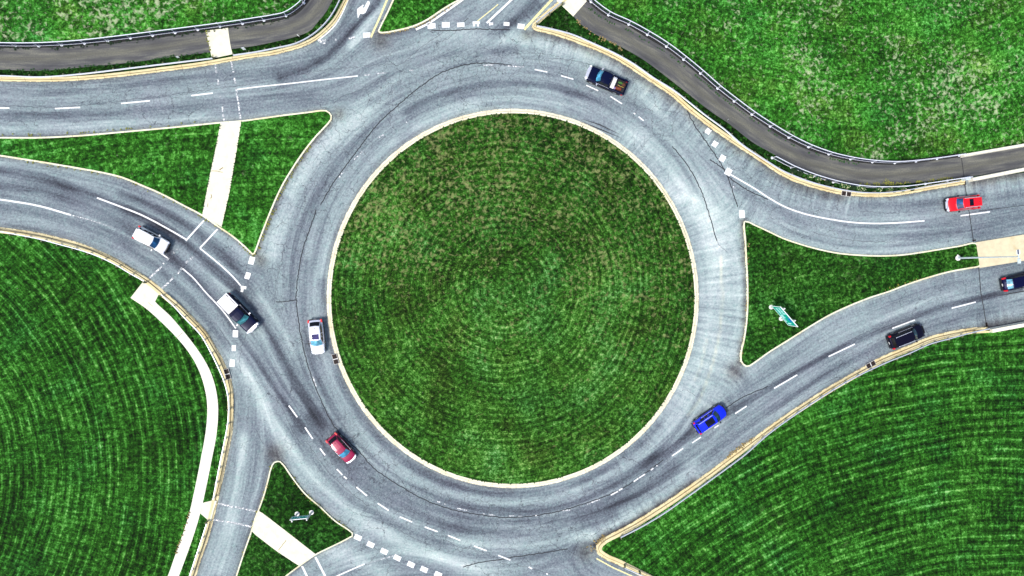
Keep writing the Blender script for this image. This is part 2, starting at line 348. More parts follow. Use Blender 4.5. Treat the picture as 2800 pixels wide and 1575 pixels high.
K_SE = [(2701,893),(2652,896.6),(2597,906),(2541.6,920),(2486,943.5),(2431,965.6),(2392.6,983.5),(2365,1000),(2321,1025),(2265.6,1057),(2210,1092.6),(2155,1128.5),(2100,1167),(2062,1196),(2007,1237),(1952,1278.5),(1897,1318.5),(1841.6,1357),(1786.4,1393),(1731,1427.5),(1676,1456.5),(1652,1469),(1638,1480),(1630,1492),(1629,1503),(1634,1515),(1645,1524),(1692,1546),(1760,1580),(1900,1650),(2600,2000),(3200,2600)]
K_SW = [(-100,2600),(400,1850),(500,1660),(536.8,1575),(549,1534),(568.6,1478.6),(585,1418),(601.7,1346),(615.5,1285.4),(626.5,1230),(635.5,1185),(639,1145),(639,1103.6),(637.6,1062),(632,1036),(618,1002),(607,976.6),(590.7,949),(565.8,907.6),(532.7,871.8),(496.8,836),(454,800),(441.6,789),(405.7,760),(358.8,731),(317.4,706.4),(276,687),(220.8,665),(165.6,650),(110,637),(55,628),(0,621),(-200,602),(-600,590),(-1300,585)]
I_W = [(-1300,340),(-300,374),(0,374),(110,374),(221,368.5),(331,359),(441.6,349),(552,338),(607,332.6),(662,328.5),(700,323.5),(783,312),(850,304),(880,300),(893,300.5),(903,307),(909,316),(908,328.5),(898.7,341),(871,370),(846,400),(824,430),(802,463.5),(780,499.4),(760.7,538),(744,576.7),(727.6,618),(713.8,654),(703,684),(698,695),(691,697.5),(684,692),(668,676),(635,648),(596,621.6),(552,591),(497,562),(441.6,533),(386.4,509),(331,487),(276,474),(221,464),(138,450),(69,439),(0,428.4),(-300,406),(-1300,385)]
I_E = [(2037.6,603),(2062.4,612.5),(2100,629.5),(2141,649),(2183,663.6),(2238,679),(2293,690),(2348,695),(2404,697),(2459,695),(2514,688),(2569,679),(2624,670),(2667,663),(2677,730),(2652,735),(2597,745),(2541.6,760),(2486,778),(2428.5,800),(2376,817),(2321,839),(2265.6,865),(2210,898),(2155,932.5),(2100,967),(2062.4,994),(2050,1002),(2040,1003.5),(2030,998),(2023.5,988),(2022.4,976.6),(2032,924),(2039,869),(2041,800),(2040,759),(2037,704),(2034,648),(2031,615),(2032,605)]
RB_NW = [(-80,124),(0,125.6),(110,126),(221,120),(331,108),(442,94),(552,80),(662,65),(700,59),(755,50),(783,43.6),(810,27.6),(831,8),(842,-20),(855,-60)]
RB_NE = [(1590,-20),(1616,5.5),(1663.6,41.4),(1719,67),(1770,95),(1822,127.5),(1869,163),(1915,201),(1962,242),(2007,277),(2055.5,313),(2105.5,345.6),(2156.6,376),(2210.4,402),(2265.6,421.5),(2325,435),(2385,443),(2446,445.5),(2504,441),(2561.5,434),(2622,425)]
I_N = [(1420,-110),(1262,0),(1226,20),(1197,39),(1170,57),(1141.6,71),(1115,80),(1086,86.5),(1064,91),(1046,93),(1037,91),(1033,85),(1036,77),(1052,45),(1073,0),(1140,-150),(1300,-260)]
I_S = [(759,1258.6),(767,1259),(773,1264),(796.6,1296.4),(838,1349),(879.4,1384.8),(920.8,1423.4),(955,1446),(966,1455),(966,1466),(948.4,1476),(907,1496.6),(865.6,1517),(824,1546),(785.6,1575),(720,1640),(610,1680),(644.5,1575),(654,1545),(670.7,1495),(687,1448),(695.5,1418),(705.5,1393),(722,1346),(733,1304.7),(743,1270),(749,1262)]
th = np.linspace(0, 2*np.pi, 97)[:-1]
I_C = [(1402+509*math.cos(t), 816+519*math.sin(t)) for t in th]
def closed_w(px):
    w = smooth(P(px), 0.6, True)
    return w if area(w) > 0 else w[::-1]

# ------------------------------------------------------------------ setting: ground, road
ground = mesh_obj("ground", [(-900, -900, -0.03), (900, -900, -0.03), (900, 900, -0.03), (-900, 900, -0.03)], [(0, 1, 2, 3)], M['g_far'])
tag(ground, kind='structure')

def vnoise(x, y, cell, octaves=3, seed=0):
    r = np.random.default_rng(seed); out = 0; amp = 1; tot = 0
    for o in range(octaves):
        T = r.random((256, 256)); u, v = x/cell, y/cell; i, j = np.floor(u).astype(int), np.floor(v).astype(int); a, b = u-i, v-j
        a = a*a*(3-2*a); b = b*b*(3-2*b)
        q = lambda ii, jj: T[jj % 256, ii % 256]
        out = out+amp*((q(i, j)*(1-a)+q(i+1, j)*a)*(1-b)+(q(i, j+1)*(1-a)+q(i+1, j+1)*a)*b); tot += amp; amp *= .55; cell /= 2.03
    return out/tot*2-1
def dist_poly(px, x, y, reach):
    """distance and along-length from points (x, y) to a polyline, within reach"""
    D = np.full(x.shape, 1e6); S = np.zeros(x.shape); A = np.zeros(x.shape); c = np.asarray(px, float); L = length(c)
    xs, ys = x[0, :], y[:, 0]
    for i in range(len(c)-1):
        a, b = c[i], c[i+1]; d = b-a; l = np.hypot(*d)
        if l < 1e-6: continue
        x0, x1 = min(a[0], b[0])-reach, max(a[0], b[0])+reach; y0, y1 = min(a[1], b[1])-reach, max(a[1], b[1])+reach
        # grids are nearly axis-aligned with the survey pixels
        i0, i1 = np.searchsorted(xs, x0), np.searchsorted(xs, x1); j0, j1 = np.searchsorted(ys, y0), np.searchsorted(ys, y1)
        i0, j0 = max(0, i0-3), max(0, j0-3); i1, j1 = min(len(xs), i1+3), min(len(ys), j1+3)
        if i1 <= i0 or j1 <= j0: continue
        X, Y = x[j0:j1, i0:i1]-a[0], y[j0:j1, i0:i1]-a[1]
        t = np.clip((X*d[0]+Y*d[1])/(l*l), 0, 1); q = np.hypot(X-t*d[0], Y-t*d[1])
        m = q < D[j0:j1, i0:i1]
        D[j0:j1, i0:i1][m] = q[m]; S[j0:j1, i0:i1][m] = (L[i]+t*l)[m]; A[j0:j1, i0:i1] = np.where(m, math.atan2(d[1], d[0]), A[j0:j1, i0:i1])
    return D, S, A

EXTRA_FLOW = []
T_N = [(1040,-20),(1031,11),(976,63.5),(934.6,110),(893,154.6),(838,190),(770,215)]
T_W1 = [(-60,458),(0,466),(110,488),(221,524),(303.6,554.6),(358.8,579.4),(414,604),(469,637.4),(510.6,670.5),(552,709),(607,756),(662,800),(700,850),(736,905),(775,985),(815,1060),(880,1160)]
T_W2 = [(-60,500),(0,507.6),(110,524),(221,560),(331,610),(441.6,676),(483,717.4),(552,786),(600,842),(650,915),(700,985),(760,1080),(830,1180)]
T_W3 = [(331,530),(386.4,549),(469,587.7),(538,637.4),(607,689.8),(648.6,739.5),(700,800)]
T_W4 = [(0,580),(110,598),(221,622),(331,664),(420,720),(480,775),(560,860),(610,940),(650,1020)]
T_SE1 = [(2800,782),(2700,810),(2560,845),(2400,905),(2250,975),(2100,1062),(1980,1130),(1850,1210),(1700,1300),(1600,1340)]
T_SE2 = [(2800,832),(2650,862),(2480,915),(2330,985),(2180,1075),(2030,1175),(1880,1275),(1740,1355),(1640,1395),(1500,1430)]
T_SE3 = [(2740,800),(2620,830),(2480,868),(2330,935),(2180,1020),(2030,1110),(1900,1190),(1760,1280)]
T_E1 = [(2800,520),(2640,545),(2480,562),(2330,560),(2200,530),(2080,480),(1980,415),(1900,350),(1820,290),(1730,230),(1640,190)]
T_E2 = [(2800,600),(2640,632),(2480,645),(2330,645),(2200,618),(2100,575),(2040,540)]
T_NW1 = [(-50,248),(110,252),(331,238),(552,210),(760,182),(860,160)]
T_NW2 = [(-50,318),(110,322),(331,312),(552,290),(700,276),(850,262)]
T_S1 = [(560,1590),(600,1480),(640,1340),(655,1220),(665,1130)]
def arcp(t0, t1, off, n=40):
    t = np.radians(np.linspace(t0, t1, n)); return np.stack([1402+(509+off)*np.cos(t), 816+(519+off)*np.sin(t)], 1)
FLOW = [K_NW, K_NE, K_SE, K_SW, T_N, T_W1, T_W2, T_E1, T_E2, T_SE1, T_SE2, T_NW1, T_NW2, T_S1,
        [(-100,374)]+I_W[2:14], I_W[18:31], I_W[31:46], I_E[1:14], I_E[15:27], I_N[1:10], [(952,0),(925,60)],
        [(1433,80),(1540,-30)], I_S[2:8], I_S[9:16], [(644,1575),(687,1448),(722,1346),(743,1270)], arcp(0, 360, 25, 90), arcp(0, 360, 80, 90)]

def build_road():
    c = P([(-90, -90), (2890, -90), (-90, 1665), (2890, 1665)]); x0, x1, y0, y1 = c[:, 0].min(), c[:, 0].max(), c[:, 1].min(), c[:, 1].max()
    s = 0.125
    gx = np.arange(x0, x1, s); gy = np.arange(y0, y1, s)
    # working grid at double spacing for soft fields, rows running down the picture
    wx = np.arange(x0, x1+0.3, 0.3); wy = np.arange(y1+0.3, y0-0.3, -0.3)
    WX, WY = np.meshgrid(wx, wy); px, py = to_px(WX, WY)
    # flow directions (double angle so that opposite travel agrees)
    C2 = np.zeros_like(px); S2 = np.zeros_like(px); W = np.full_like(px, 1e-9)
    for f in FLOW:
        D, S, A = dist_poly(f, px, py, 170); w = np.where(D < 1e5, 1.0/(D+6)**2.6, 0)
        C2 += w*np.cos(2*A); S2 += w*np.sin(2*A); W += w
    ang = 0.5*np.arctan2(S2, C2+1e-12); fx, fy = np.cos(ang), -np.sin(ang)     # world direction
    def samp(F, X, Y):
        u = np.clip((X-x0)/0.3, 0, F.shape[1]-1.001); v = np.clip((wy[0]-Y)/0.3, 0, F.shape[0]-1.001)
        i, j = u.astype(int), v.astype(int); a, b = u-i, v-j
        return (F[j, i]*(1-a)+F[j, i+1]*a)*(1-b)+(F[j+1, i]*(1-a)+F[j+1, i+1]*a)*b
    X, Y = np.meshgrid(gx, gy)
    c2 = samp(np.cos(2*ang), X, Y); s2 = samp(np.sin(2*ang), X, Y); an = 0.5*np.arctan2(s2, c2); FX, FY = np.cos(an), -np.sin(an)
    def lic(T, vx, vy, steps, h):
        acc = T.copy(); ny, nx = T.shape; cnt = 1
        for sg in (1, -1):
            qx = np.tile(np.arange(nx, dtype=float), (ny, 1)); qy = np.tile(np.arange(ny, dtype=float)[:, None], (1, nx)); dx, dy = vx*sg, vy*sg
            for k in range(steps):
                qx += dx*h; qy += dy*h
                i = np.clip(qx.astype(int), 0, nx-1); j = np.clip(qy.astype(int), 0, ny-1)
                nxv, nyv = vx[j, i], vy[j, i]; flip = np.where(nxv*dx+nyv*dy < 0, -1, 1); dx, dy = nxv*flip, nyv*flip
                acc += T[j, i]; cnt += 1
        acc /= cnt; acc -= acc.mean(); return acc/acc.std()
    T1 = RNG.random(X.shape); T2 = vnoise(X, Y, 0.5, 2, 5); T3 = vnoise(X, Y, 1.1, 2, 8)
    L1 = lic(T1, FX, FY, 16, 1.0); L2 = lic(T2, FX, FY, 40, 1.2); L3 = lic(T3, FX, FY, 60, 1.5); LP = lic(T1*.6+.4*vnoise(X, Y, .3, 2, 6), -FY, FX, 14, 1.0)
    # soft fields
    tone = 0.50+0.035*vnoise(px, py, 260, 3, 11); warm = 0.0*tone; crk = 0.45+0.5*vnoise(px, py, 240, 2, 12); perp = np.zeros_like(tone)
    mod = 0.75+0.5*vnoise(px, py, 90, 2, 13)
    def band(c, w, s, warmth=0.0, soft=True):
        D, S, A = dist_poly(c, px, py, w*3.2); k = np.exp(-(D/w)**2); k[D > 1e5] = 0
        tone[...] += k*s*1.25*mod; warm[...] += k*warmth
    for c, w, s in ((T_N, 15, -.24), (T_W1, 13, -.27), (T_W2, 13, -.17), (T_W3, 12, -.15), (T_W4, 14, -.10), (T_SE1, 11, -.11), (T_SE2, 11, -.12), (T_SE3, 9, -.09),
                    (T_E1, 13, -.09), (T_E2, 14, -.07), (T_NW1, 14, -.06), (T_NW2, 16, -.08)): band(c, w, s)
    band([(1470,10),(1424,50),(1385,72),(1345,95)], 13, -.22); band([(1300,20),(1240,72),(1180,110)], 13, -.08)
    # wheel tracks round the ring: (from, to, offset, width, strength), degrees clockwise from east
    for t0, t1, off, w, s in ((40,185,16,11,-.17),(40,160,44,8,.08),(25,190,64,9,-.15),(30,150,92,9,-.15),(45,150,128,20,-.17),(30,130,160,8,.10),(45,150,186,13,-.12),(95,160,225,16,.08),
                              (185,250,46,9,-.07),(180,235,92,15,-.12),(240,300,68,13,-.17),(235,275,45,7,-.08),(240,285,22,14,.16),(262,300,15,12,-.12),(285,330,62,13,-.10),(255,300,165,15,-.10),(270,320,128,13,.05),
                              (285,330,185,20,.08),(290,345,45,24,.10),(-52,40,50,44,.13),(-30,32,100,30,.10),(170,232,22,16,.06)): band(arcp(t0, t1, off), w, s)
    # dusty pale areas
    for c, w, s in (([(700,790),(720,830),(760,890),(800,960)], 15, .12), ([(640,980),(700,1060),(740,1150),(780,1210),(850,1290),(930,1370),(1010,1430),(1110,1480),(1230,1530),(1400,1590)], 22, .21),
                    ([(620,960),(650,990),(700,1050),(735,1110)], 12, .09), ([(745,700),(752,660),(772,600),(800,530),(835,470),(880,410),(930,355),(990,300)], 22, .15),
                    ([(600,1560),(628,1460),(658,1330),(668,1200)], 16, .17), ([(1160,110),(1240,95),(1340,100),(1440,118)], 24, .16), ([(960,125),(1010,60),(1060,0)], 12, .20),
                    ([(1250,1500),(1400,1470),(1530,1440),(1610,1470)], 26, .17), ([(880,1500),(960,1520),(1050,1570)], 24, .15), ([(1040,300),(1000,330),(930,400)], 18, .08),
                    ([(1480,125),(1580,150),(1660,185),(1740,235),(1800,290)], 16, .18), ([(1900,545),(1990,590)], 8, .05), ([(1700,440),(1790,500),(1860,545)], 14, .08),
                    ([(2080,640),(2200,672),(2350,688),(2500,682),(2640,655)], 12, .12), ([(2100,955),(2250,862),(2420,790),(2640,725)], 12, .16), ([(1700,1400),(1800,1335),(1900,1270)], 15, .17),
                    ([(0,345),(200,345),(420,325),(640,308)], 13, .08), ([(1780,1120),(1850,1060),(1900,980),(1950,850),(1960,700),(1930,600)], 26, .10), ([(480,500),(600,560),(680,640)], 10, .08)): band(c, w, s)
    # seams in the worn apron on the east side
    band([(1971,700),(1973,760),(1975.5,800),(1974,850),(1966,924),(1949,993),(1932.7,1043),(1910.6,1098),(1880,1137)], 3.2, .11, .6)
    band([(1932,930),(1917,1000),(1900,1040)], 3, .10, .4)
    # kerb-side silt: dark at the channel with pale drips running out from it
    for c, w1, w2, s in ((K_NE[8:28], 15, 34, 1.0), (K_NE[28:], 6, 22, .7), (K_SE[1:6], 5, 18, .3), (K_SE[16:24], 10, 26, .9), (I_E[30:], 9, 60, 1.0), (I_W[18:31], 8, 26, .8), (I_E[14:26], 5, 20, .45),
                         ([(2660,498),(2800,473)], 14, 30, 1.0), ([(2700,893),(2800,878)], 16, 22, .8), ([(1490,300),(1560,320),(1620,350)], 6, 8, .3)):
        D, S, A = dist_poly(c, px, py, 120); v = D < 1e5; m = 1+0.5*vnoise(S, S*0, 14, 2, 31)
        k = np.where(v, np.exp(-(D/(w1*m))**2), 0); tone -= .22*s*k; warm += .8*s*k
        k2 = np.where(v, np.exp(-((D-w1*1.7)/w2)**2), 0); tone += .07*s*k2; perp += s*k2
    for c, w, s_ in ((K_NW, 5, .10), (K_SW, 5, .06), (K_SE, 4, .08), (I_W, 5, .10), (I_S, 5, .06), (I_N, 5, .10), (arcp(90, 180, 3), 4, .05), (arcp(180, 265, 3), 4, .07)):
        D, S, A = dist_poly(c, px, py, 60); k = np.where(D < 1e5, np.exp(-(D/(w*(1.4+.8*vnoise(S, S*0, 40, 2, 37))))**2), 0); tone -= s_*k; warm += .35*k
    # dirt where kerb noses meet
    for x, y, r, s in ((752,1240,26,-.2),(1605,1508,26,-.22),(2010,1015,24,-.22),(1040,110,26,-.15),(925,312,16,-.12),(1440,95,14,-.2),(712,712,18,-.14)):
        k = np.exp(-((px-x)**2+(py-y)**2)/r**2); tone += s*k; warm += .7*k
    perp += np.exp(-((px-1960)/70)**2)*np.where((py > 560) & (py < 1130), 0.8, 0)
    R = np.hypot((px-1402)/509, (py-816)/519)*514-514; TH = np.degrees(np.arctan2((py-816)/519, (px-1402)/509))
    inner = (R > 0) & (R < 45) & (np.abs(TH) < 60); perp += np.where(inner, .7, 0)
    crk += np.exp(-((R-118)/60)**2)*0.55; crk -= np.where((np.abs(TH) < 45) & (R > 0) & (R < 160), .9, 0); crk += np.where((TH > 45) & (TH < 150) & (R > 20) & (R < 150), .3, 0)
    brid = px > 2655; tone -= np.where(brid, .03, 0)
    f = lambda F: samp(F, X, Y)
    pp = np.clip(f(perp), 0, 1)
    fine = RNG.standard_normal(X.shape)
    fade = 1-0.6*pp
    V = f(tone)+fade*(.032*L1+.038*L2+.020*L3)+pp*.05*LP+.016*fine
    WA = np.clip(f(warm), 0, 1); CK = np.clip(f(crk), 0, 1)
    # tensor grid: fine core, coarse skirt
    ex = np.concatenate([np.linspace(-130, gx[0], 12)[:-1], gx, np.linspace(gx[-1], 130, 12)[1:]])
    ey = np.concatenate([np.linspace(-95, gy[0], 12)[:-1], gy, np.linspace(gy[-1], 95, 12)[1:]])
    ix = np.clip(np.arange(len(ex))-11, 0, len(gx)-1); iy = np.clip(np.arange(len(ey))-11, 0, len(gy)-1)
    EX, EY = np.meshgrid(ex, ey); nv = EX.size; nx, ny = len(ex), len(ey)
    co = np.zeros((nv, 3), np.float32); co[:, 0] = EX.ravel(); co[:, 1] = EY.ravel()
    q = (np.arange(ny-1)[:, None]*nx+np.arange(nx-1)[None]).ravel(); F = np.stack([q, q+1, q+nx+1, q+nx], 1).astype(np.int32)
    me = bpy.data.meshes.new("road"); me.vertices.add(nv); me.vertices.foreach_set("co", co.ravel())
    me.loops.add(F.size); me.loops.foreach_set("vertex_index", F.ravel()); me.polygons.add(len(F))
    me.polygons.foreach_set("loop_start", np.arange(0, F.size, 4, dtype=np.int32)); me.update(calc_edges=True)
    at = me.attributes.new("wear", 'FLOAT_COLOR', 'POINT'); cc = np.ones((nv, 4), np.float32)
    for k, A_ in enumerate((V, WA, CK)): cc[:, k] = A_[np.ix_(iy, ix)].ravel()
    at.data.foreach_set("color", cc.ravel())
    m, nt, b = new_mat("road_asphalt"); n = N(nt)
    a = n.node("ShaderNodeAttribute", attribute_name="wear"); sp = n.node("ShaderNodeSeparateColor"); n.link(a.outputs["Color"], sp.inputs[0])
    geo = n.node("ShaderNodeNewGeometry").outputs["Position"]
    v = n.math('ADD', sp.outputs[0], n.math('MULTIPLY', n.math('SUBTRACT', n.noise(geo, 3.6, 4, 0.85), 0.5), 0.62))
    col = n.ramp(v, [(0.08, (0.016, 0.018, 0.025)), (0.25, (0.060, 0.070, 0.088)), (0.39, (0.124, 0.153, 0.176)), (0.51, (0.202, 0.252, 0.266)), (0.63, (0.290, 0.362, 0.363)), (0.79, (0.44, 0.52, 0.50)), (0.95, (0.62, 0.68, 0.63))])
    hv = n.noise(geo, 0.22, 4, 0.6)
    col = n.mix(n.math('MULTIPLY', n.math('SUBTRACT', hv, 0.42, clamp=True), 2.2, clamp=True), col, n.mix(1.0, col, (1.10, 0.98, 1.05), 'MULTIPLY'))
    col = n.mix(n.math('MULTIPLY', n.math('SUBTRACT', n.noise(geo, 1.9, 3, 0.6), 0.52, clamp=True), 3.0, clamp=True), col, n.mix(1.0, col, (0.86, 1.04, 0.98), 'MULTIPLY'))
    col = n.mix(n.math('MULTIPLY', sp.outputs[1], 0.8, clamp=True), col, n.mix(1.0, col, (1.22, 1.03, 0.76), 'MULTIPLY'))
    # map cracking
    def crackles(scale, width, seed):
        off = n.node("ShaderNodeVectorMath", operation='ADD'); n.link(geo, off.inputs[0]); off.inputs[1].default_value = (seed, seed*2, 0)
        nz = n.node("ShaderNodeTexNoise"); n.link(off.outputs[0], nz.inputs[0]); nz.inputs["Scale"].default_value = 1.6; nz.inputs["Detail"].default_value = 3
        mx = n.node("ShaderNodeVectorMath", operation='MULTIPLY_ADD'); n.link(nz.outputs["Color"], mx.inputs[0]); mx.inputs[1].default_value = (1.3, 1.3, 0); n.link(off.outputs[0], mx.inputs[2])
        vo = n.node("ShaderNodeTexVoronoi", feature='DISTANCE_TO_EDGE', voronoi_dimensions='2D'); n.link(mx.outputs[0], vo.inputs["Vector"]); vo.inputs["Scale"].default_value = scale
        return n.math('MULTIPLY', n.math('SUBTRACT', width, vo.outputs["Distance"], clamp=True), 1.0/width, clamp=True)
    def mask(sc, lo, seed):
        off = n.node("ShaderNodeVectorMath", operation='ADD'); n.link(geo, off.inputs[0]); off.inputs[1].default_value = (seed, -seed, 3)
        return n.math('MULTIPLY', n.math('SUBTRACT', n.math('ADD', n.noise(off.outputs[0], sc, 3, 0.6), n.math('MULTIPLY', n.math('SUBTRACT', sp.outputs[2], 0.5), 0.36)), lo, clamp=True), 9.0, clamp=True)
    k = n.math('MULTIPLY', crackles(0.42, 0.020, 3.0), mask(0.22, 0.50, 7.0)); k2 = n.math('MULTIPLY', crackles(1.1, 0.04, 17.0), mask(0.33, 0.56, 21.0))
    kk = n.math('MAXIMUM', n.math('MULTIPLY', k, 0.85), n.math('MULTIPLY', k2, 0.55))
    col = n.mix(kk, col, (0.035, 0.038, 0.05))
    n.link(col, b.inputs["Base Color"]); b.inputs["Roughness"].default_value = 0.82; b.inputs["Specular IOR Level"].default_value = 0.25
    bp = n.node("ShaderNodeBump"); bp.inputs["Strength"].default_value = 0.3; bp.inputs["Distance"].default_value = 0.02; n.link(n.noise(geo, 22.0, 3), bp.inputs["Height"]); n.link(bp.outputs[0], b.inputs["Normal"])
    me.materials.append(m); o = bpy.data.objects.new("road", me); COL.objects.link(o); tag(o, kind='structure'); return o
road = build_road()

# ------------------------------------------------------------------ kerbs and lawns
def kerb(curve, w, mat, closed=False, pan=0.0, h=0.14, name="kerb"):
    """w total width to the left of travel; pan = flat gutter width on the road side"""
    if pan > 0: prof = [(0, 0.0), (0.01, 0.012), (pan, 0.018), (pan+0.05, h), (w-0.02, h+0.004), (w, h-0.02), (w, 0.0)]
    else: prof = [(0, 0.0), (0.03, h-0.02), (0.05, h), (w-0.02, h), (w, h-0.02), (w, 0.0)]
    nn = normals(curve, closed); n = len(curve); m = len(prof); s = length(np.vstack([curve, curve[:1]]) if closed else curve)
    v, uv, f = [], [], []
    cnt = n+1 if closed else n
    for i in range(cnt):
        j = i % n
        for (o_, z) in prof: v.append((curve[j, 0]+nn[j, 0]*o_, curve[j, 1]+nn[j, 1]*o_, z)); uv.append((s[i], o_/w))
    for i in range(cnt-1):
        for j in range(m-1): f.append((i*m+j, (i+1)*m+j, (i+1)*m+j+1, i*m+j+1))
    return tag(mesh_obj(name, v, f, mat, uv=uv), kind='structure')
def inset(c, d, closed=True): return c+normals(c, closed)*d
def land(px_list, z, mat, name="lawn"): return tag(polygon(name, px_list, z, mat), kind='structure')

KW = 0.52
cNW = smooth(P(K_NW), .6); kerb(cNW, KW, M['kerb_wide'], pan=.24)
cNE = smooth(P(K_NE), .6); kerb(cNE, KW+.10, M['kerb_wide'], pan=.28)
cSE = smooth(P(K_SE), .6); kerb(cSE, KW+.26, M['kerb_wide'], pan=.38)
cSW = smooth(P(K_SW), .6); kerb(cSW, KW+.18, M['kerb_wide'], pan=.34)
puNW, plNW, puNE, plNE = (smooth(P(q), .6) for q in (PU_NW, PL_NW, PU_NE, PL_NE))
land(np.vstack([inset(cNW, KW-.05, False), P([(-1300,-900)])]), .10, M['g_verge'], "verge")
land(np.vstack([puNW, P([(-1300,-900)])]), .112, M['g_nw'])
east = P([(2800,472),(3300,378),(4200,205),(4200,-900)])
land(np.vstack([inset(cNE, KW+.05, False), east]), .10, M['g_verge'], "verge")
land(np.vstack([P([(2200,-900),(1660,-120)]), puNE, P([(4200,-900)])]), .112, M['g_ne'])
land(np.vstack([inset(cSE, KW+.21, False), P([(4200,2600),(4200,640),(3300,800),(2800,890)])]), .10, M['g_se'])
land(np.vstack([inset(cSW, KW+.14, False), P([(-1300,2600)])]), .10, M['g_sw'])
for px, mat, w, km in ((I_W, 'g_wi', .22, 'kerb_thin'), (I_E, 'g_ei', .22, 'kerb_thin'), (I_N, 'g_ni', .22, 'kerb_thin'), (I_S, 'g_si', .2, 'kerb_thin')):
    c = closed_w(px); kerb(c, w, M[km], True); land(inset(c, w-.03), .11, M[mat], "island_lawn")
c = closed_w(I_C); kerb(c, .60, M['kerb_isle'], True, pan=.30); CI = inset(c, .58)
# central lawn is gently domed
rings = 14; ctr = CI.mean(0); n0 = len(CI); v = []; f = []
for r in range(rings):
    t = 1-r/rings; z = .10+1.1*(1-t*t)
    for p in CI: v.append((*(ctr+(p-ctr)*t), z))
v.append((*ctr, 1.2))
for r in range(rings-1):
    for i in range(n0): f.append((r*n0+i, r*n0+(i+1) % n0, (r+1)*n0+(i+1) % n0, (r+1)*n0+i))
f += [((rings-1)*n0+i, (rings-1)*n0+(i+1) % n0, rings*n0) for i in range(n0)]
tag(mesh_obj("island_lawn", v, f, M['g_isle'], smooth_sh=True), kind='structure')
M['soil'] = plain("soil_with_shade", (0.016, 0.017, 0.016), 0.95, var=.4, scale=6)  # near-black tone puts the shade under the railings into the soil
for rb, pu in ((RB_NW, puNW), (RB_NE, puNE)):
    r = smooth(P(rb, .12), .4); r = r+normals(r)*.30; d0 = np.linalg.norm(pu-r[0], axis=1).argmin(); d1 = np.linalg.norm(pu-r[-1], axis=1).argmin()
    tag(ribbon("soil_shade_strip", r, pu[d0:d1+1], .120, M['soil']), kind='structure')
# footpaths, pavements and concrete pads
tag(ribbon("path", puNW, plNW, .125, M['path'], thick=.1, cols=2), kind='structure')
tag(ribbon("path", puNE, plNE, .125, M['path'], thick=.1, cols=2), kind='structure')
SWL = [(358.8,815),(400,842.8),(441.6,880),(483,921.4),(519,965.6),(543.7,1009.8),(559,1054),(567,1098),(567,1145),(562,1190),(552,1244),(532.7,1340.6),(519,1401),(502,1456.5),(483,1509),(459.6,1575),(400,1700),(200,2100)]
SWR = [(392,784),(425,824.8),(469,866),(500,902),(524.4,932.5),(552,971),(575,1012.5),(589,1054),(597,1103.6),(597,1145),(592.5,1190),(579.6,1257.8),(565.8,1326.8),(549,1401),(530,1464.8),(510.6,1520),(490,1575),(440,1690),(240,2090)]
tag(ribbon("pavement", smooth(P(SWL), .5), smooth(P(SWR), .5), .125, M['pave'], thick=.08), kind='structure')
for nm, px, z, mt in (("pavement", [(358.3,814),(392,771),(399,768),(441,800),(434,807.6),(425,825),(414,852)], .131, 'pad'),
                      ("pavement", [(549,1403),(556,1374),(583,1367),(594,1369),(586,1392),(578,1424),(570,1421)], .137, 'pad'),
                      ("pavement", [(563.6,85),(624.4,77.3),(628,105),(632,130),(637,149),(597,157.5),(580,160),(574,130),(568,105)], .135, 'pad'),
                      ("pavement", [(604,335.5),(661,330),(650,400),(629,524),(607,621),(554,589),(574,483),(592,400)], .135, 'pad'),
                      ("pavement", [(706,1395),(720,1403),(780,1449),(865,1515.5),(843,1531),(819,1546.5),(760,1508),(700,1462),(689,1451)], .131, 'pad'),
                      ("pavement", [(1522,3),(1567,46),(1604,4),(1560,-50),(1540,-30)], .135, 'pad'),
                      ("median", [(2667,662.5),(2800,641),(3300,556),(4200,400),(4200,470),(3300,630),(2800,712.5),(2677.5,732.5)], .145, 'beige')):
    tag(slab(nm, P(px), 0.0, z, M[mt]), kind='structure')

# ------------------------------------------------------------------ painted markings, joints and cracks: flat parts of the road
def flat_poly(mb, px, z=.006):
    p = P(px)
    if area(p) < 0: p = p[::-1]
    mb.add([(a, b, z) for a, b in p], [tuple(range(len(p)))])
def stroke(mb, px, w, z=.006, sm=False, taper=False, jit=0.0, step=.25):
    c = P(px); c = smooth(c, step if sm else 2.0) if len(c) > 2 or sm else c
    if jit:
        c = resample(c, max(3, int(length(c)[-1]/.22))); k = len(c); s = np.cumsum(RNG.standard_normal(k))*.35; s -= np.linspace(s[0], s[-1], k)
        c = c+normals(c)*(jit*(.5*RNG.standard_normal(k)+.6*np.sin(np.arange(k)*.9+RNG.random()*6)*RNG.random(k))+jit*.25*s)[:, None]
    nn = normals(c); n = len(c); ww = np.full(n, w/48.0)
    if taper: t = np.linspace(0, 1, n); ww = ww*np.clip(np.minimum(t, 1-t)*6+.15, 0, 1)
    v = []
    for i in range(n): v += [(*(c[i]+nn[i]*ww[i]), z), (*(c[i]-nn[i]*ww[i]), z)]
    mb.add(v, [(2*i+1, 2*i+3, 2*i+2, 2*i) for i in range(n-1)])
def mark(name, mat, strokes, w=4.0, polys=(), sm=False, z=.006, **k):
    mb = MB()
    for s in strokes: stroke(mb, s, w, z, sm, **k)
    for p in polys: flat_poly(mb, p, z)
    return mb.build(name, M[mat], road)
def sq(x, y, w, h, a=0.0):
    c, s = math.cos(rad(a)), math.sin(rad(a)); return [(x+u*w/2*c-v*h/2*s, y+u*w/2*s+v*h/2*c) for u, v in ((-1, -1), (1, -1), (1, 1), (-1, 1))]
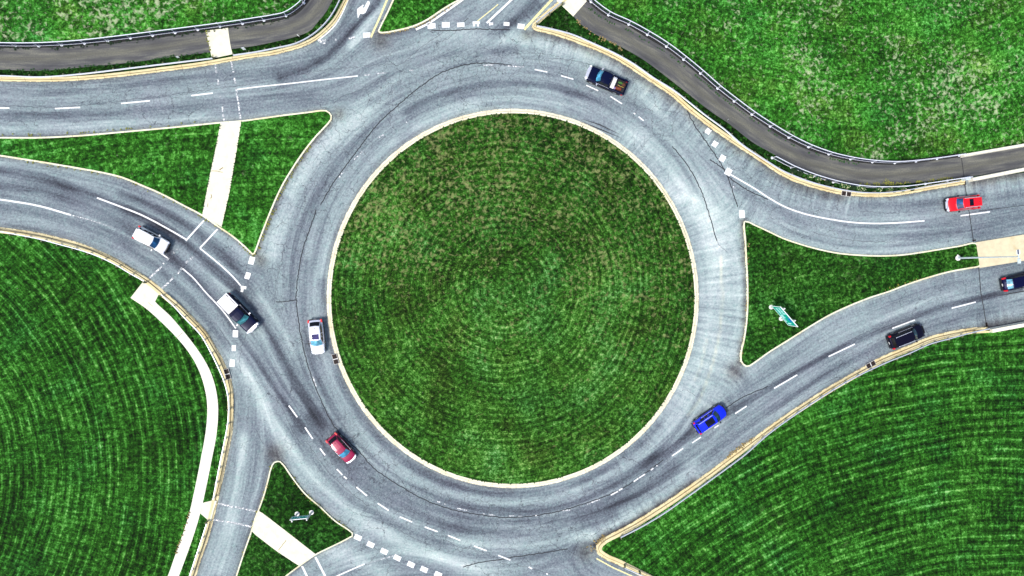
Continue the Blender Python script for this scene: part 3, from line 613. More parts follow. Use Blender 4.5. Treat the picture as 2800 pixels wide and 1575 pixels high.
# lane lines
mark("lane_line", 'white', [[(-200,292),(-120,294)], [(-60,295),(26,295.4)], [(150,296.9),(219.4,293.6)], [(331,283),(410,275.5)], [(523,261.5),(582,254.5)]])
mark("lane_line", 'white', [[(649,244.3),(700,238),(800,227.5),(900,216),(979,207.6)]], 3.6, sm=True)
mark("lane_line", 'worn', [[(996.7,205),(1013,204)], [(1031,201),(1057,198.7)], [(1119.5,192.6),(1130,192.4)], [(1321,179),(1350,177)], [(1387,180),(1400,181)], [(1400,181),(1433,184)]], 3.6)
mark("lane_line", 'white', [[(1462,190),(1496.6,197)], [(1534,207),(1568,216.7)], [(1603,233),(1636,248)], [(1669,263.6),(1701,284)], [(1732.6,309),(1737,312)], [(1746,319),(1760,330)]], 3.6)
mark("lane_line", 'worn', [[(1032.6,378),(1049,368.5)], [(985,420),(990.6,414)], [(967.7,436),(979,426)], [(933,476),(940,470)], [(927,487),(930,481)], [(856,1030.5),(865,1057)], [(1109.5,335.5),(1112.5,333.5)]], 3.6)
mark("lane_line", 'white', [[(789.7,1109),(813,1141)], [(834,1168.5),(855,1200)], [(875,1226),(889,1245)], [(921,1282.6),(936,1298.4)], [(940,1302.5),(948.4,1309.4)], [(974.6,1331.8),(1003.6,1355.8)],
     [(1032.6,1376),(1063,1395.8)], [(1093,1413),(1127,1427.5)], [(1161.5,1440.8),(1196.8,1453.8)], [(1225,1464),(1259,1478)], [(1296,1493),(1330.7,1506)], [(1362.4,1518.6),(1395.6,1531.6)], [(1445.5,1550.4),(1455,1555)], [(1494,1568.5),(1498,1570.5)]], 4.2)
mark("lane_line", 'worn', [[(1182,1366),(1184,1368)], [(1195.5,1371),(1203.7,1373.7)], [(1215,1377.5),(1218,1378.5)], [(1250.6,1389.7),(1277,1395.8)], [(1321,1405),(1326,1405.8)], [(1334.8,1406.9),(1354,1409)], [(1391.4,1411),(1407,1411)], [(1416.6,1411.5),(1428.4,1411)],
     [(1464,1410),(1468,1409.5)], [(1538,1397),(1558.7,1394.4)], [(1605.6,1379),(1614,1376.5)], [(1616.7,1374.3),(1640,1366)]], 3.4)
mark("lane_line", 'white', [[(1670,1353.9),(1690,1343.4)], [(1692,1341),(1702,1335.6)], [(1732.6,1317),(1745.6,1308)], [(1747,1307),(1763.8,1296.4)], [(1779.5,1285.4),(1787,1280)], [(1795,1274.5),(1797.5,1272.5)], [(1837.5,1247),(1868,1226)], [(1892.7,1211),(1916.7,1195)],
     [(1953.4,1170),(1964.5,1163)], [(2010,1131),(2041.7,1110.5)]], 3.8)
mark("lane_line", 'white', [[(2116.6,1062),(2180,1025)], [(2265.6,975),(2337.4,940.8)], [(2439.5,898),(2501.6,875)], [(2602,842.8),(2668,826)], [(2800,792),(2860,780)]], 4.2)
mark("lane_line", 'white', [[(1997,477),(2030,496),(2064,516),(2100,539.5),(2141,563),(2196.6,583.6),(2265.6,598.7),(2334.6,608.4),(2403.6,611),(2459,609),(2528,603.7)]], 4.6, sm=True)
mark("lane_line", 'white', [[(2626.6,590),(2707,579)]], 4.2)
mark("lane_line", 'white', [[(-200,520),(0,545.5),(110,564),(193,587.7)]], 5.0, sm=True); mark("lane_line", 'worn', [[(193,587.7),(240,600),(276,611)]], 3.0, sm=True); mark("lane_line", 'faint', [[(276,611),(309,622)]], 2.5)
mark("lane_line", 'white', [[(265,540.8),(331,565.6),(386.4,587.7),(455.4,623.6),(508,654)]], 4.6, sm=True)
mark("lane_line", 'white', [[(546.5,678.5),(607,728.5),(640,760),(659,782)]], 4.0, sm=True)
mark("lane_line", 'white', [[(422,680),(459.6,706.4)]], 3.6)
mark("lane_line", 'white', [[(497,732.6),(524.4,756),(563,800),(607,847),(645,898)]], 3.8, sm=True)
mark("lane_line", 'white', [[(1331,63),(1364,32),(1400,-2),(1440,-38)]], 6.0); mark("lane_line", 'yellow', [[(1305,58),(1340,30),(1362,12)]], 2.5)
mark("lane_line", 'white', [[(900,1588),(922,1575),(960,1558),(997,1542)]], 3.8); mark("lane_line", 'worn', [[(1041,1529.7),(1075.4,1520)]], 3.2); mark("lane_line", 'faint', [[(1000,1541),(1038,1531)]], 2.0)
# edge lines
mark("edge_line", 'yellow', [[(1013.5,103),(1036,53),(1058,0),(1080,-50)]], 5.5)
mark("edge_line", 'yellow', [[(1433.5,81),(1470,41),(1508,0),(1540,-35)]], 7.0)
mark("edge_line", 'yellow', [[(1631,1527),(1676,1552),(1734,1578),(1800,1608)]], 4.0)
mark("edge_line", 'white', [[(1137,81),(1170,65),(1200,45),(1230,24),(1265,-1),(1300,-26)]], 6.0, sm=True)
mark("edge_line", 'white', [[(869,111),(893,92),(917,68),(935,38),(951,1),(965,-35)]], 3.5, sm=True)
# crossings
mark("crossing_line", 'worn', [[(588.5,174),(592,200)], [(595,217),(598,232)], [(602,263),(602.8,267)], [(608,292),(610,306)], [(610,312),(613,332)]], 4.6)
mark("crossing_line", 'worn', [[(632,166.5),(636,190)], [(637.5,195),(638.5,198)], [(640,211),(643.5,228)], [(645,240),(650,270),(655,303)], [(655,308),(658,327)]], 4.8)
mark("crossing_line", 'white', [[(508,658),(557.6,603)]], 4.6); mark("crossing_line", 'white', [[(547,678),(595,626.3)]], 4.4)
mark("crossing_line", 'worn', [[(407,761.6),(443,728.5)], [(446,722),(449,719.5)], [(456,712),(462,705)]], 5.2)
mark("crossing_line", 'worn', [[(443,789),(461,772.6)], [(463.7,768.5),(474.7,758.8)], [(485,748),(492,741)], [(493,738),(498,731)], [(508,719),(515,713)], [(521,709),(527,702)], [(474,691.5),(477,689)], [(482.5,683.5),(485,681)]], 5.4)
mark("crossing_line", 'worn', [[(597,1377),(625,1383),(640,1387)], [(644,1386),(668,1391)], [(672,1392),(700,1398)]], 5.0); mark("crossing_line", 'worn', [[(584,1421),(612,1425)], [(617,1426),(650,1432),(688,1440.5)]], 5.0)
mark("crossing_line", 'white', [[(862.5,1523),(890,1577)]], 6.0); mark("crossing_line", 'white', [[(826,1548),(840,1577)]], 5.6)
# give-way blocks
def chew(p, k):   # worn corner bites
    c = np.mean(p, 0); out = []
    for i, a in enumerate(p):
        a = np.array(a); b = np.array(p[(i+1) % 4])
        out.append(tuple(a+(c-a)*random.uniform(0, k))); out.append(tuple((a*.6+b*.4)+(c-a)*random.uniform(0, k*.8)))
        out.append(tuple((a*.3+b*.7)+(c-b)*random.uniform(0, k)))
    return out
mark("yield_line", 'white', [], polys=[sq(1180,71,22,15,-3), sq(1219,68,21,15), sq(1260,67.5,20,12,-3), sq(1302,62,19,7,-2), sq(1296,69,5,6), sq(1307,69.5,5,6), sq(1339,65,4,10), sq(1345,65,7,7), sq(1385,65.5,16,10,4), sq(1424.5,72,19,14,8)])
mark("yield_line", 'worn', [], polys=[sq(881,112,20,8,-12), sq(885,118,12,5,-8), sq(919,109,5,6), sq(962,103.5,18,6,-5)]); mark("yield_line", 'white', [], polys=[sq(1003,96,20,14,-4)])
mark("yield_line", 'white', [], polys=[chew(sq(1936,359,15,16,35), .25), chew(sq(1955,394,16,17,33), .2), chew(sq(1975.5,433,16,18,28), .05), sq(1991.5,470,17,19,28), sq(2028.8,585.5,15,21,-4)])
mark("yield_line", 'worn', [], polys=[sq(2007,513,8,6,20)])
mark("yield_line", 'white', [], polys=[sq(688,712.5,15,21,16), chew(sq(677,754,15,20,18), .15), sq(666,786,15,8,10), sq(662,794,7,9,10)])
mark("yield_line", 'white', [], polys=[sq(643.7,912.6,14.5,19,2), chew(sq(639,951.8,12,17,2), .15), sq(634.8,993,14,20,4)])
mark("yield_line", 'white', [], polys=[sq(x, y, 20, 14, 25) for x, y in ((978.8,1469.8),(1013.3,1489),(1050.5,1507.6),(1086.4,1525.5),(1123.7,1543.5),(1159.6,1557),(1198,1571))])
ar = [(46,2),(51,5),(51.5,10),(40,34),(36,37),(31,38.5),(25,37),(19.5,49.5),(18,49),(16,26),(17,24),(33,12.5),(35,14),(31,20.5),(34,21.5),(37,19),(41,10)]
mark("turn_arrow", 'white', [], polys=[[(960+x, y) for x, y in ar]])
# skid marks, expansion joints
mark("skid_mark", 'skid', [[(1593,326),(1640,341),(1697,368.5)], [(1593,333.5),(1640,353),(1699,377.5)]], 3.6, taper=True, z=.005)
mark("skid_mark", 'skid', [[(1268,60),(1281,49.5)]], 1.6); mark("skid_mark", 'skid', [[(2725,810),(2760,803),(2800,796),(2840,790)]], 3.2, taper=True)
mark("expansion_joint", 'skid', [[(2638,503),(2645,550),(2652,593),(2662,662)]], 2.6); mark("expansion_joint", 'skid', [[(2676,732),(2682,800),(2689,840),(2698,893)]], 2.8)
mark("expansion_joint", 'skid', [[(2626.5,428),(2634,484)]], 2.4, z=.130)
mark("patch", 'iron', [], polys=[sq(2636,500,10,12,5), sq(2698,889,6,14,-10), sq(2664,657,10,4,-8)])
mark("expansion_joint", 'seal', [[(2675.5,576.6),(2740,569),(2800,561),(2860,552)]], 1.6)
# sealed and open cracks
SEAL = [[(1400,179),(1362,174.4),(1307,172.5),(1252,182),(1197,204),(1141.6,243),(1086,290),(1031,342),(987,397.5),(948.4,449.7),(912.5,499.4),(876.6,560)],
        [(865,574),(849,621),(829.7,676),(818.7,731),(810.4,800),(813,855),(821.4,910.4),(832.5,965.6),(851.8,1029),(879.4,1095.3),(918,1169.8),(978.8,1230.2),(1025.7,1282.6),(1086.4,1324),(1141.6,1357),(1224.4,1390.3),(1307,1406.9),(1390,1415),(1482.8,1406.9),(1593,1379),(1703.6,1335),(1814,1257.8)],
        [(1180,84),(1240,83),(1300,79),(1340,79.5),(1395,81)], [(1879,302),(1896.8,336.7),(1938,397.5),(1974,452.4),(1990.7,485.6),(2004.5,527),(2016.9,565.6)],
        [(1838.9,400),(1880,452.4),(1910.6,504.9),(1930,554.6),(1946.5,609.8),(1960.3,659.4)], [(1941,436),(1982,463.5)], [(1990.7,484),(2040,517),(2100,546)],
        [(1985,1114.7),(2035,1084),(2100,1056.7)], [(1265.8,1550.4),(1307,1539.3),(1362,1531),(1400,1524),(1455,1516),(1510.4,1507.6),(1551.8,1500.7)], [(755,826),(800,822),(810,820)]]
mb = MB()
for s in SEAL: stroke(mb, s, 2.8, .004, True, jit=.05, step=.5)
mb.build("crack_seal", M['seal'], road)
HAIR = [[(0,288),(166,293),(248,287),(331,276),(469,259),(596,241.5),(700,228)], [(820,204),(893,190),(976,183.5),(1059,175),(1097.5,174.4),(1114,160),(1169,116),(1210.6,88)], [(1210,116),(1250,84),(1290,60)],
        [(914,282),(935,262),(976,250),(1010,232),(1060,200)], [(735.9,1026),(755,1076),(782.8,1142),(813,1200),(829.7,1220.5)], [(838,1208),(871,1255),(909.8,1302),(948.4,1337.8),(1010,1385)],
        [(987,1406.9),(1031,1420.7),(1086.4,1448.3),(1141.6,1475.9),(1180,1490)], [(1225,1478),(1249,1495),(1293,1503),(1330,1515),(1350,1530)], [(2100,1054),(2155,1018),(2238,976.6),(2348,918.7),(2430,885)],
        [(2100,1139.5),(2169,1092.6),(2290,1030)], [(740,1060),(720,1020),(700,990)], [(1960,659),(1975,678),(1988,687)], [(2353,577),(2400,582),(2460,583)], [(2225,636),(2290,650),(2370,660),(2450,662)],
        [(776,676),(770,720),(755,770),(750,830)], [(672,912),(655,1000),(660,1020)], [(1474,1465),(1500,1478),(1530,1502)], [(1540,1500),(1570,1515),(1600,1532)], [(1406,1542),(1460,1556),(1520,1575)],
        [(1500,160),(1560,165),(1620,180),(1680,200)], [(1400,135),(1450,142),(1530,155)], [(1565,163),(1550,205),(1553,235)], [(1880,1189),(1905,1175),(1930,1165)], [(1040,1050),(1045,1055)], [(2080,482),(2150,520),(2230,545)],
        [(1858,1068),(1880,1068),(1905,1085)], [(700,1475-300),(712,1200),(720,1215)], [(600,600+300),(640,960)], [(2745,512),(2750,550)], [(2757,582),(2760,596)]]
mb = MB()
for s in HAIR: stroke(mb, s, 0.9, .004, True, jit=.10, step=.5)
for s in SEAL[:2]:                                   # side branches off the long seams
    c = np.array(s)
    for i in range(len(c)-1):
        for q in range(2):
            t = random.random(); a = c[i]*(1-t)+c[i+1]*t; d = (c[i+1]-c[i])/np.linalg.norm(c[i+1]-c[i]); nrm = np.array([-d[1], d[0]])*random.choice((-1, 1))
            l = random.uniform(8, 34); e = a+nrm*l+d*random.uniform(-12, 12); m_ = (a+e)/2+d*random.uniform(-5, 5); stroke(mb, [a, m_, e], .7, .004, True, jit=.09, step=.5)
for k in range(70):                                   # short wandering cracks in the ring and legs
    t = random.uniform(60, 330); off = random.uniform(20, 165); a = arcp(t, t+.1, off, 2)[0]; an = rad(t)+random.choice((0, math.pi/2))+random.uniform(-.5, .5); pts = [a]
    for q in range(3): an += random.uniform(-.7, .7); a = a+np.array([math.cos(an), math.sin(an)])*random.uniform(6, 13); pts.append(a)
    stroke(mb, pts, .65, .004, True, jit=.08, step=.5)
mb.build("open_cracks", M['crackl'], road)
for s, z in (([(423,824),(440,838)], 0), ):
    pass

# ------------------------------------------------------------------ guardrails
WB = [(0.00,.45),(.035,.48),(.035,.53),(-.035,.57),(-.035,.62),(.035,.66),(.035,.71),(0.0,.75),(-.01,.75),(.025,.71),(.02,.66),(-.048,.62),(-.048,.57),(.02,.53),(.025,.48),(-.012,.45),(0.0,.45)]
def guardrail(px, label, spacing=1.82, flip=1, group="guardrails along the kerbs", rev=False):
    c = smooth(P(px, .70), .5)
    if rev: c = c[::-1]
    o = empty("guardrail", (c[0, 0], c[0, 1], .1)); tag(o, label, "guardrail", group); org = np.array([c[0, 0], c[0, 1]])
    lc = c-org; mb = MB(); mb.sweep(lc, [(a*-1.0, z) for a, z in WB]); mb.sweep(lc, [(-.05, .758), (.05, .758)])
    mb.build("rail", M['steel'], o)
    n = max(2, int(length(c)[-1]/spacing)); n = min(n, 99); q = resample(lc, n+1); nn = normals(q); proto = None
    m1 = MB(); m1.box((.20, 0, .33), (.16, .15, .68)); m1.box((.09, 0, .57), (.12, .11, .30)); me = None
    for i in range(n+1):
        if me is None: p = m1.build("post", M['post'], o); me = p.data
        else: p = bpy.data.objects.new("post", me); COL.objects.link(p); p.parent = o
        p.location = (q[i, 0], q[i, 1], 0); p.rotation_euler = (0, 0, math.atan2(nn[i, 1], nn[i, 0]))
    return o
G_NW1 = [(-60,208),(0,207.5),(110,211),(221,203),(331,190),(442,176.6),(552,163.5),(581,160)]
G_NW2 = [(638,151.5),(700,142.5),(755,131.5),(810,118.5),(852,96.6),(879,74.5),(907,41),(921,16.6),(929,0),(945,-40)]
G_NE = [(1467.6,71),(1510,80),(1565.6,95),(1621,118.7),(1676,143.5),(1731,174),(1786,212.5),(1841.6,247),(1883,279),(1924,312),(1979.6,353),(2032,398),(2100,443),(2141,467.6),(2183,485.6),(2238,504),(2293,517),(2348,525.6),(2404,527.5),(2459,523),(2514,514),(2569,504),(2622,495.5)]
G_N = [(1536,6),(1505,31),(1480,50),(1466,62)]
G_SW1 = [(395,768.5),(359,749),(317.4,724),(262,698),(207,680),(165.6,669),(110,654),(55,643),(0,633),(-60,625)]
G_SW2 = [(584,1365),(593.4,1313),(607,1244),(618,1190),(625,1145),(625,1090),(615.5,1048.4),(596,1001.5),(574,957),(552,918.7),(510.6,874.5),(469,830),(441.6,805.5)]
G_SW3 = [(505,1610),(519,1575),(532.7,1534),(549,1484),(566,1431.7)]
G_SE1 = [(2704,899),(2652,910.4),(2597,925.6),(2541.6,940.8),(2486.4,965.6),(2431,987.7),(2376,1012.5),(2321,1040),(2265.6,1073),(2210,1109),(2155,1146.4),(2100,1187),(2035,1244),(1979.6,1285.4),(1924.4,1325.4),(1869,1365.5),(1814,1404),(1759,1437),(1697,1469)]
G_SE2 = [(1707.8,1553),(1764,1577),(1830,1608)]
guardrail(G_NW1, "steel guardrail between the north-west footpath and the road, left of the crossing pad")
guardrail(G_NW2, "steel guardrail curving up to the top edge from the upper-left crossing pad")
guardrail(G_NE, "longest curved steel guardrail below the upper-right footpath, ending at the bridge")
guardrail(G_N, "short straight guardrail beside the yellow edge line and pad at the top")
guardrail(G_SW1, "steel guardrail on the left edge above the white pavement corner")
guardrail(G_SW2, "curved guardrail between the long white pavement and the road on the left")
guardrail(G_SW3, "guardrail at the bottom left below the small white pavement link")
guardrail(G_SE1, "steel guardrail along the lower-right grass field from bridge to junction nose")
guardrail(G_SE2, "short guardrail at the bottom edge below the junction nose with yellow line")

# ------------------------------------------------------------------ pedestrian railings
def railing(px_base, label, posts_px=None, spacing=2.8, H=1.2, group="pedestrian railings beside the footpaths", dark=True, rev=False):
    c = smooth(P(px_base, .12), .4)
    o = empty("railing", (c[0, 0], c[0, 1], .12)); tag(o, label, "railing", group); org = c[0].copy(); lc = c-org
    mb = MB(); mb.sweep(lc, [(-.045, H-.03), (-.045, H+.03), (.045, H+.03), (.045, H-.03), (-.045, H-.03)]); mb.build("top_rail", M['rail_white'], o)
    mb = MB(); mb.sweep(lc, [(-.03, .10), (-.03, .15), (.03, .15), (.03, .10), (-.03, .10)]); mb.build("bottom_rail", M['rail_white'], o)
    n = int(length(c)[-1]/.115); q = resample(lc, n+1); mb = MB()
    for i in range(n+1): mb.box((q[i, 0], q[i, 1], (H+.12)/2), (.03, .03, H-.14), 0)
    mb.build("balusters", M['rail_dark'] if dark else M['steel'], o)
    if posts_px is not None: pp = P(posts_px, .12)-org
    else: pp = resample(lc, int(length(c)[-1]/spacing)+1)
    me = None
    for p_ in pp:
        if me is None:
            m1 = MB(); m1.tube((0, 0, 0), (0, 0, H+.04), .045, 8); m1.tube((0, 0, 0), (0, 0, .06), .17, 12); p = m1.build("post", M['rail_white'], o); me = p.data
        else: p = bpy.data.objects.new("post", me); COL.objects.link(p); p.parent = o
        p.location = (p_[0], p_[1], 0)
    return o
RP_NW = [(-20,125.5),(42.8,125.6),(106.8,126.4),(169.2,123.4),(231.9,119.2),(295.3,112.3),(356.9,104.3),(417.6,97.2),(479.4,89.7),(541,81.4),(601.7,72.3),(663.5,64.9),(722,56),(782.8,43.6),(831,8.3)]
railing(RB_NW, "white railing with dark infill beside the upper-left footpath", RP_NW)
railing(RB_NE, "long white railing on the grassy side of the upper-right footpath", RB_NE[1:])
RB_NI = [(2111,432),(2164,459),(2223,482),(2278,498),(2340,510),(2404,513.5),(2470,511),(2530,503),(2590,494),(2641,487)]
railing(RB_NI, "white railing between footpath and flowering verge, ending at the bridge parapet", RB_NI)

# ------------------------------------------------------------------ bridge parapets
def parapet(a, b, w, label, H=.85):
    p = P([a, b], 0.0); L = np.linalg.norm(p[1]-p[0]); an = math.atan2(*(p[1]-p[0])[::-1]); o = empty("bridge_parapet", (p[0, 0], p[0, 1], 0.0), an)
    mb = MB(); n = max(1, int(round(L/4.2))); d = L/n
    for i in range(n): mb.add(*prism([(-w/2-.07, 0), (-w/2-.07, .15), (-w/2, .35), (-w/2, H), (w/2, H), (w/2, .35), (w/2+.07, .15), (w/2+.07, 0)], i*d+.02, (i+1)*d-.02))
    mb.build("wall_panel", M['barrier'], o); m2 = MB(); m2.box((L/2, 0, H/2-.05), (L-.1, w-.06, H-.1)); m2.build("joint_core", M['black'], o)
    tag(o, label, "parapet", "concrete parapets on the bridge"); return o
def prism(prof, x0, x1):
    n = len(prof); v = [(x0, y, z) for y, z in prof]+[(x1, y, z) for y, z in prof]
    return v, [(i, (i+1) % n, n+(i+1) % n, n+i) for i in range(n)]+[tuple(range(n-1, -1, -1)), tuple(range(n, 2*n))]
parapet((2624,427.5),(3400,293), .30, "cream concrete bridge wall between the footpath and the upper-right grass")
parapet((2647,493),(3400,345), .38, "cream concrete bridge wall between the footpath and the road with the red car")
parapet((2700,903.5),(3400,775), .46, "pale concrete bridge wall at the right edge below the dark cars")
mb = MB(); x, y = P1(2641, 488.5, .5); an = math.atan2(*(P([(2647,490),(2660,487.5)])[1]-P([(2647,490),(2660,487.5)])[0])[::-1])
t = empty("rail_end_block", (x, y, 0), an); tag(t, "galvanised steel end block where railing meets the bridge wall", "rail end block")
mb.box((0, .0, .48), (.62, .44, .9)); mb.build("housing", M['alu'], t); mb = MB(); mb.box((0, .0, .94), (.66, .07, .02)); mb.box((0,.16,.94),(.5,.05,.02)); mb.build("cap_strip", M['steel'], t)

# ------------------------------------------------------------------ storm drains
def drain(x, y, ang, label):
    a = P([(x, y), (x+math.cos(rad(ang))*10, y+math.sin(rad(ang))*10)]); wa = math.atan2(*(a[1]-a[0])[::-1])
    o = empty("storm_drain", (a[0, 0], a[0, 1], 0), wa); tag(o, label, "storm drain", "storm drains in the kerbs")
    mb = MB(); mb.box((0, 0, .16), (.09, .58, .03)); 
    for s in (-1, 1): mb.box((s*.63, 0, .155), (.03, .58, .025))
    for s in (-1, 1): mb.box((0, s*.30, .155), (1.29, .03, .025))
    mb.build("frame", M['footing'], o)
    for s in (-1, 1):
        m = MB()
        m.box((s*.33, 0, .149), (.54, .56, .012))
        for k in range(6): m.box((s*.33-.24+k*.096, 0, .160), (.03, .55, .014))
        m.build("grate", M['iron'], o)
    return o
drain(2312.5, 530.2, 9, "double black drain grate in the kerb by the flowering verge")
drain(622.5, 1022.5, 74, "double drain grate in the kerb left of the lower give-way blocks")
drain(917.5, 981.5, 74, "double drain grate set in the central island kerb")
drain(2379.5, 996.5, -27, "double drain grate in the kerb of the lower-right grass field")

# ------------------------------------------------------------------ signs, lamp, markers
def sign(p0, p1, t0, t1, h0, h1, hp, label, words, face):
    a = P([p0, p1], .1); d = a[1]-a[0]; L = np.linalg.norm(d); u = d/L; an = math.atan2(u[1], u[0]); o = empty("road_sign", (a[0, 0], a[0, 1], .1), an); tag(o, label, "road sign", "green direction signs on two posts")
    for k in (0, 1):
        m = MB(); m.tube((k*L, 0, -.05), (k*L, 0, .06), .29, 20); m.build("footing", M['footing'], o)
        m = MB(); m.box((k*L, 0, hp/2), (.13, .20, hp)); m.build("post", M['footing'], o)
    c = ((t0+t1)/2*L, face*.14, (h0+h1)/2); w = (t1-t0)*L; hh = h1-h0
    m = MB(); m.box(c, (w, .05, hh)); m.build("panel", M['sign_green'], o); fy = c[1]+face*.03
    b = MB()
    for sx in (-1, 1): b.box((c[0]+sx*(w/2-.05), fy, c[2]), (.10, .012, hh))
    for sz in (-1, 1): b.box((c[0], fy, c[2]+sz*(hh/2-.05)), (w-.2, .012, .10))
    b.box((c[0], c[1]-face*.01, h1+.015), (w, .06, .03)); b.build("border", M['sign_edge'], o)
    b = MB()
    for (x, z, ww, wh) in words: b.box((c[0]+x*w, fy, c[2]+z*hh), (ww*w, .01, wh*hh))
    b.build("lettering", M['sign_white'], o)
    return o, c, w, hh, fy
wd = []
random.seed(3)
for row, (a0, a1) in enumerate(((-.40, -.12), (-.38, .10), (-.02, .30))):
    x = a0; z = (.18, -.14, -.30)[row]
    while x < a1: k = random.uniform(.02, .045); wd.append((x, z+random.uniform(-.03, .03), k, random.uniform(.14, .20))); x += k+.018
wd += [(.36, -.08, .035, .34), (.40, -.20, .03, .24), (-.13, .30, .05, .12)]
o, c, w, hh, fy = sign((2108.3,839.8), (2135.7,871.2), -.24, 1.467, 1.0, 3.5, 3.8, "large tilted green and white road sign in the right grass triangle", wd, -1)
b = MB(); b.box((c[0]+.18*w, fy, c[2]+.28*hh), (.20*w, .012, .14*hh)); b.build("patch", M['sign_blue'], o)
wd = []; x = -.42
while x < .42:
    k = random.uniform(.03, .08)
    wd.append((x, random.uniform(-.16, .14), k, random.uniform(.18, .4))); x += k+.05
sign((812.5,1405), (851.8,1401), -.15, 1.06, 1.4, 2.4, 2.55, "smaller green road sign in the lower-left grass triangle", wd, 1)

def street_lamp():
    x, y = P1(2619, 705.6, .1); H = 10.2; hx, hy = P1(2785.6, 701.6, .1+H)
    o = empty("street_lamp", (x, y, .1)); tag(o, "tall pale street lamp with two heads, footing in the right grass triangle", "street lamp")
    m = MB(); m.tube((0, 0, -.05), (0, 0, .08), .34, 20); m.tube((-.05, .36, -.05), (-.05, .36, .07), .09, 10); m.build("footing", M['footing'], o)
    dx, dy = hx-x, hy-y; m = MB(); m.tube((0, 0, .05), (dx, dy, H), .125, 12, .055); m.build("pole", M['alu'], o)
    m = MB(); m.box((dx, dy, H-.02), (.09, 1.5, .07), rad(6)); m.build("arm", M['alu'], o)
    for s in (-1, 1):
        hd = MB(); c = (dx-s*.06, dy+s*.52, H-.02); hd.box((c[0], c[1], H+.02), (.36, .58, .12), rad(6), .85); h = hd.build("lamp_head", M['alu'] if s < 0 else M['sign_edge'], o)
        l = MB(); l.box((c[0], c[1], H-.05), (.26, .44, .02), rad(6)); l.build("lens", M['black'], h)
        if s > 0: l = MB(); l.box((c[0]-.09, c[1], H+.085), (.16, .50, .02), rad(6)); l.build("solar_patch", M['rail_dark'], h)
    return o
street_lamp()
def marker(x, y, tx, ty, h, pw, ph, label, mat='sign_edge', rz=0.0, lean=None):
    bx, by = P1(x, y, .1); o = empty("marker_post", (bx, by, .1), rz); tag(o, label, "marker post", "slim marker posts behind the kerbs")
    m = MB(); m.tube((0, 0, 0), (0, 0, h), .028, 8); m.build("post", M['post'], o)
    m = MB(); m.box((0, -.04, h-ph/2+.03), (pw, .02, ph)); m.build("plate", M[mat], o); return o
marker(496.5,163,486,154,1.35,.28,.52,"slim white marker behind the guardrail, left of the upper-left crossing pad", rz=rad(14))
marker(675.7,142,667,129,1.75,.34,.85,"larger white marker plate just right of the upper-left crossing pad", rz=rad(10))
marker(821,103.5,817,92.5,1.2,.22,.5,"pinkish marker on the verge at the upper-left kerb bend", mat='white', rz=rad(-20))
marker(1982,331,1976,327,1.1,.12,.3,"thin pale marker on the narrow verge beside the upper-right footpath", rz=rad(30))
marker(1467,55,1474,51,.9,.40,.30,"short red and white marker at the end of the top guardrail", mat='white', rz=rad(20))
x, y = P1(548, 923, .1); o = empty("sign_post", (x, y, .1), rad(100)); tag(o, "tall thin green sign post seen edge-on beside the left pavement", "sign post")
m = MB(); m.box((0, 0, 1.3), (.05, .04, 2.6)); m.build("post", M['post'], o); m = MB(); m.box((0, .03, 2.25), (.55, .015, .7)); m.build("plate", M['g_verge'], o)

# ------------------------------------------------------------------ verge plants
M['leaf'] = plain("shrub_leaf", (0.02, 0.10, 0.012), 0.8, scale=9, var=.5); M['leaf_dk'] = plain("shrub_leaf_dark", (0.008, 0.04, 0.006), 0.8, scale=9, var=.5)
M['bloom'] = plain("pale_blossom", (0.75, 0.80, 0.45), 0.7); M['weed'] = plain("yellow_weed", (0.30, 0.31, 0.05), 0.8, scale=6, var=.5); M['straw'] = plain("dry_straw", (0.40, 0.30, 0.12), 0.85, scale=6, var=.4)
def leaf_cloud(mb, n, rx, ry, h, s, rs, z0=0.0):
    for i in range(n):
        a, r = rs.uniform(0, 6.283), math.sqrt(rs.random()); x, y = math.cos(a)*r*rx, math.sin(a)*r*ry; z = z0+h*rs.random()*(1-.55*r*r)
        q = Quaternion((rs.uniform(-1, 1), rs.uniform(-1, 1), rs.uniform(-.2, .2)), rs.uniform(0, 1.1))@Quaternion((0, 0, 1), rs.uniform(0, 6.28)); k = s*rs.uniform(.6, 1.4)
        mb.add([Vector((x, y, z))+q@Vector(p) for p in ((-k, 0, 0), (0, -k*.45, 0), (k, 0, 0), (0, k*.45, 0))], [(0, 1, 2, 3)])
SHR = [(2168,467,0),(2186,474,0),(2214,483,1),(2236,489,1),(2262,499,0),(2300,507,1),(2314,510,1),(2330,512,0),(2345,514,1),(2356,516,1),(2402,519,1),(2430,518,1),(2444,518,0),(2466,517,1),(2492,513,0)]
pal = []
for k in (0, 1):
    rs = random.Random(40+k); a, b_ = MB(), MB(); leaf_cloud(a, 240, .40, .36, .55, .10, rs)
    if k: leaf_cloud(b_, 16, .36, .30, .10, .07, rs, .42)
    pal.append((a, b_))
prot = {}
for i, (x, y, k) in enumerate(SHR):
    bx, by = P1(x, y, .1); o = empty("flowering_shrub" if k else "shrub", (bx, by, .1), i*1.7)
    tag(o, "low shrub with pale yellow-white blossoms on the narrow verge by the bridge" if k else "low dark green shrub without blossoms on the narrow verge by the bridge", "shrub", "blossoming shrubs on the narrow verge" if k else "plain shrubs on the narrow verge")
    if k not in prot:
        ps = [pal[k][0].build("foliage", M['leaf' if k else 'leaf_dk'], o)]
        if k: ps.append(pal[k][1].build("blossoms", M['bloom'], o))
        prot[k] = ps
    else:
        for s in prot[k]: c2 = s.copy(); COL.objects.link(c2); c2.parent = o
    o.scale = (1, 1, random.uniform(.8, 1.2))
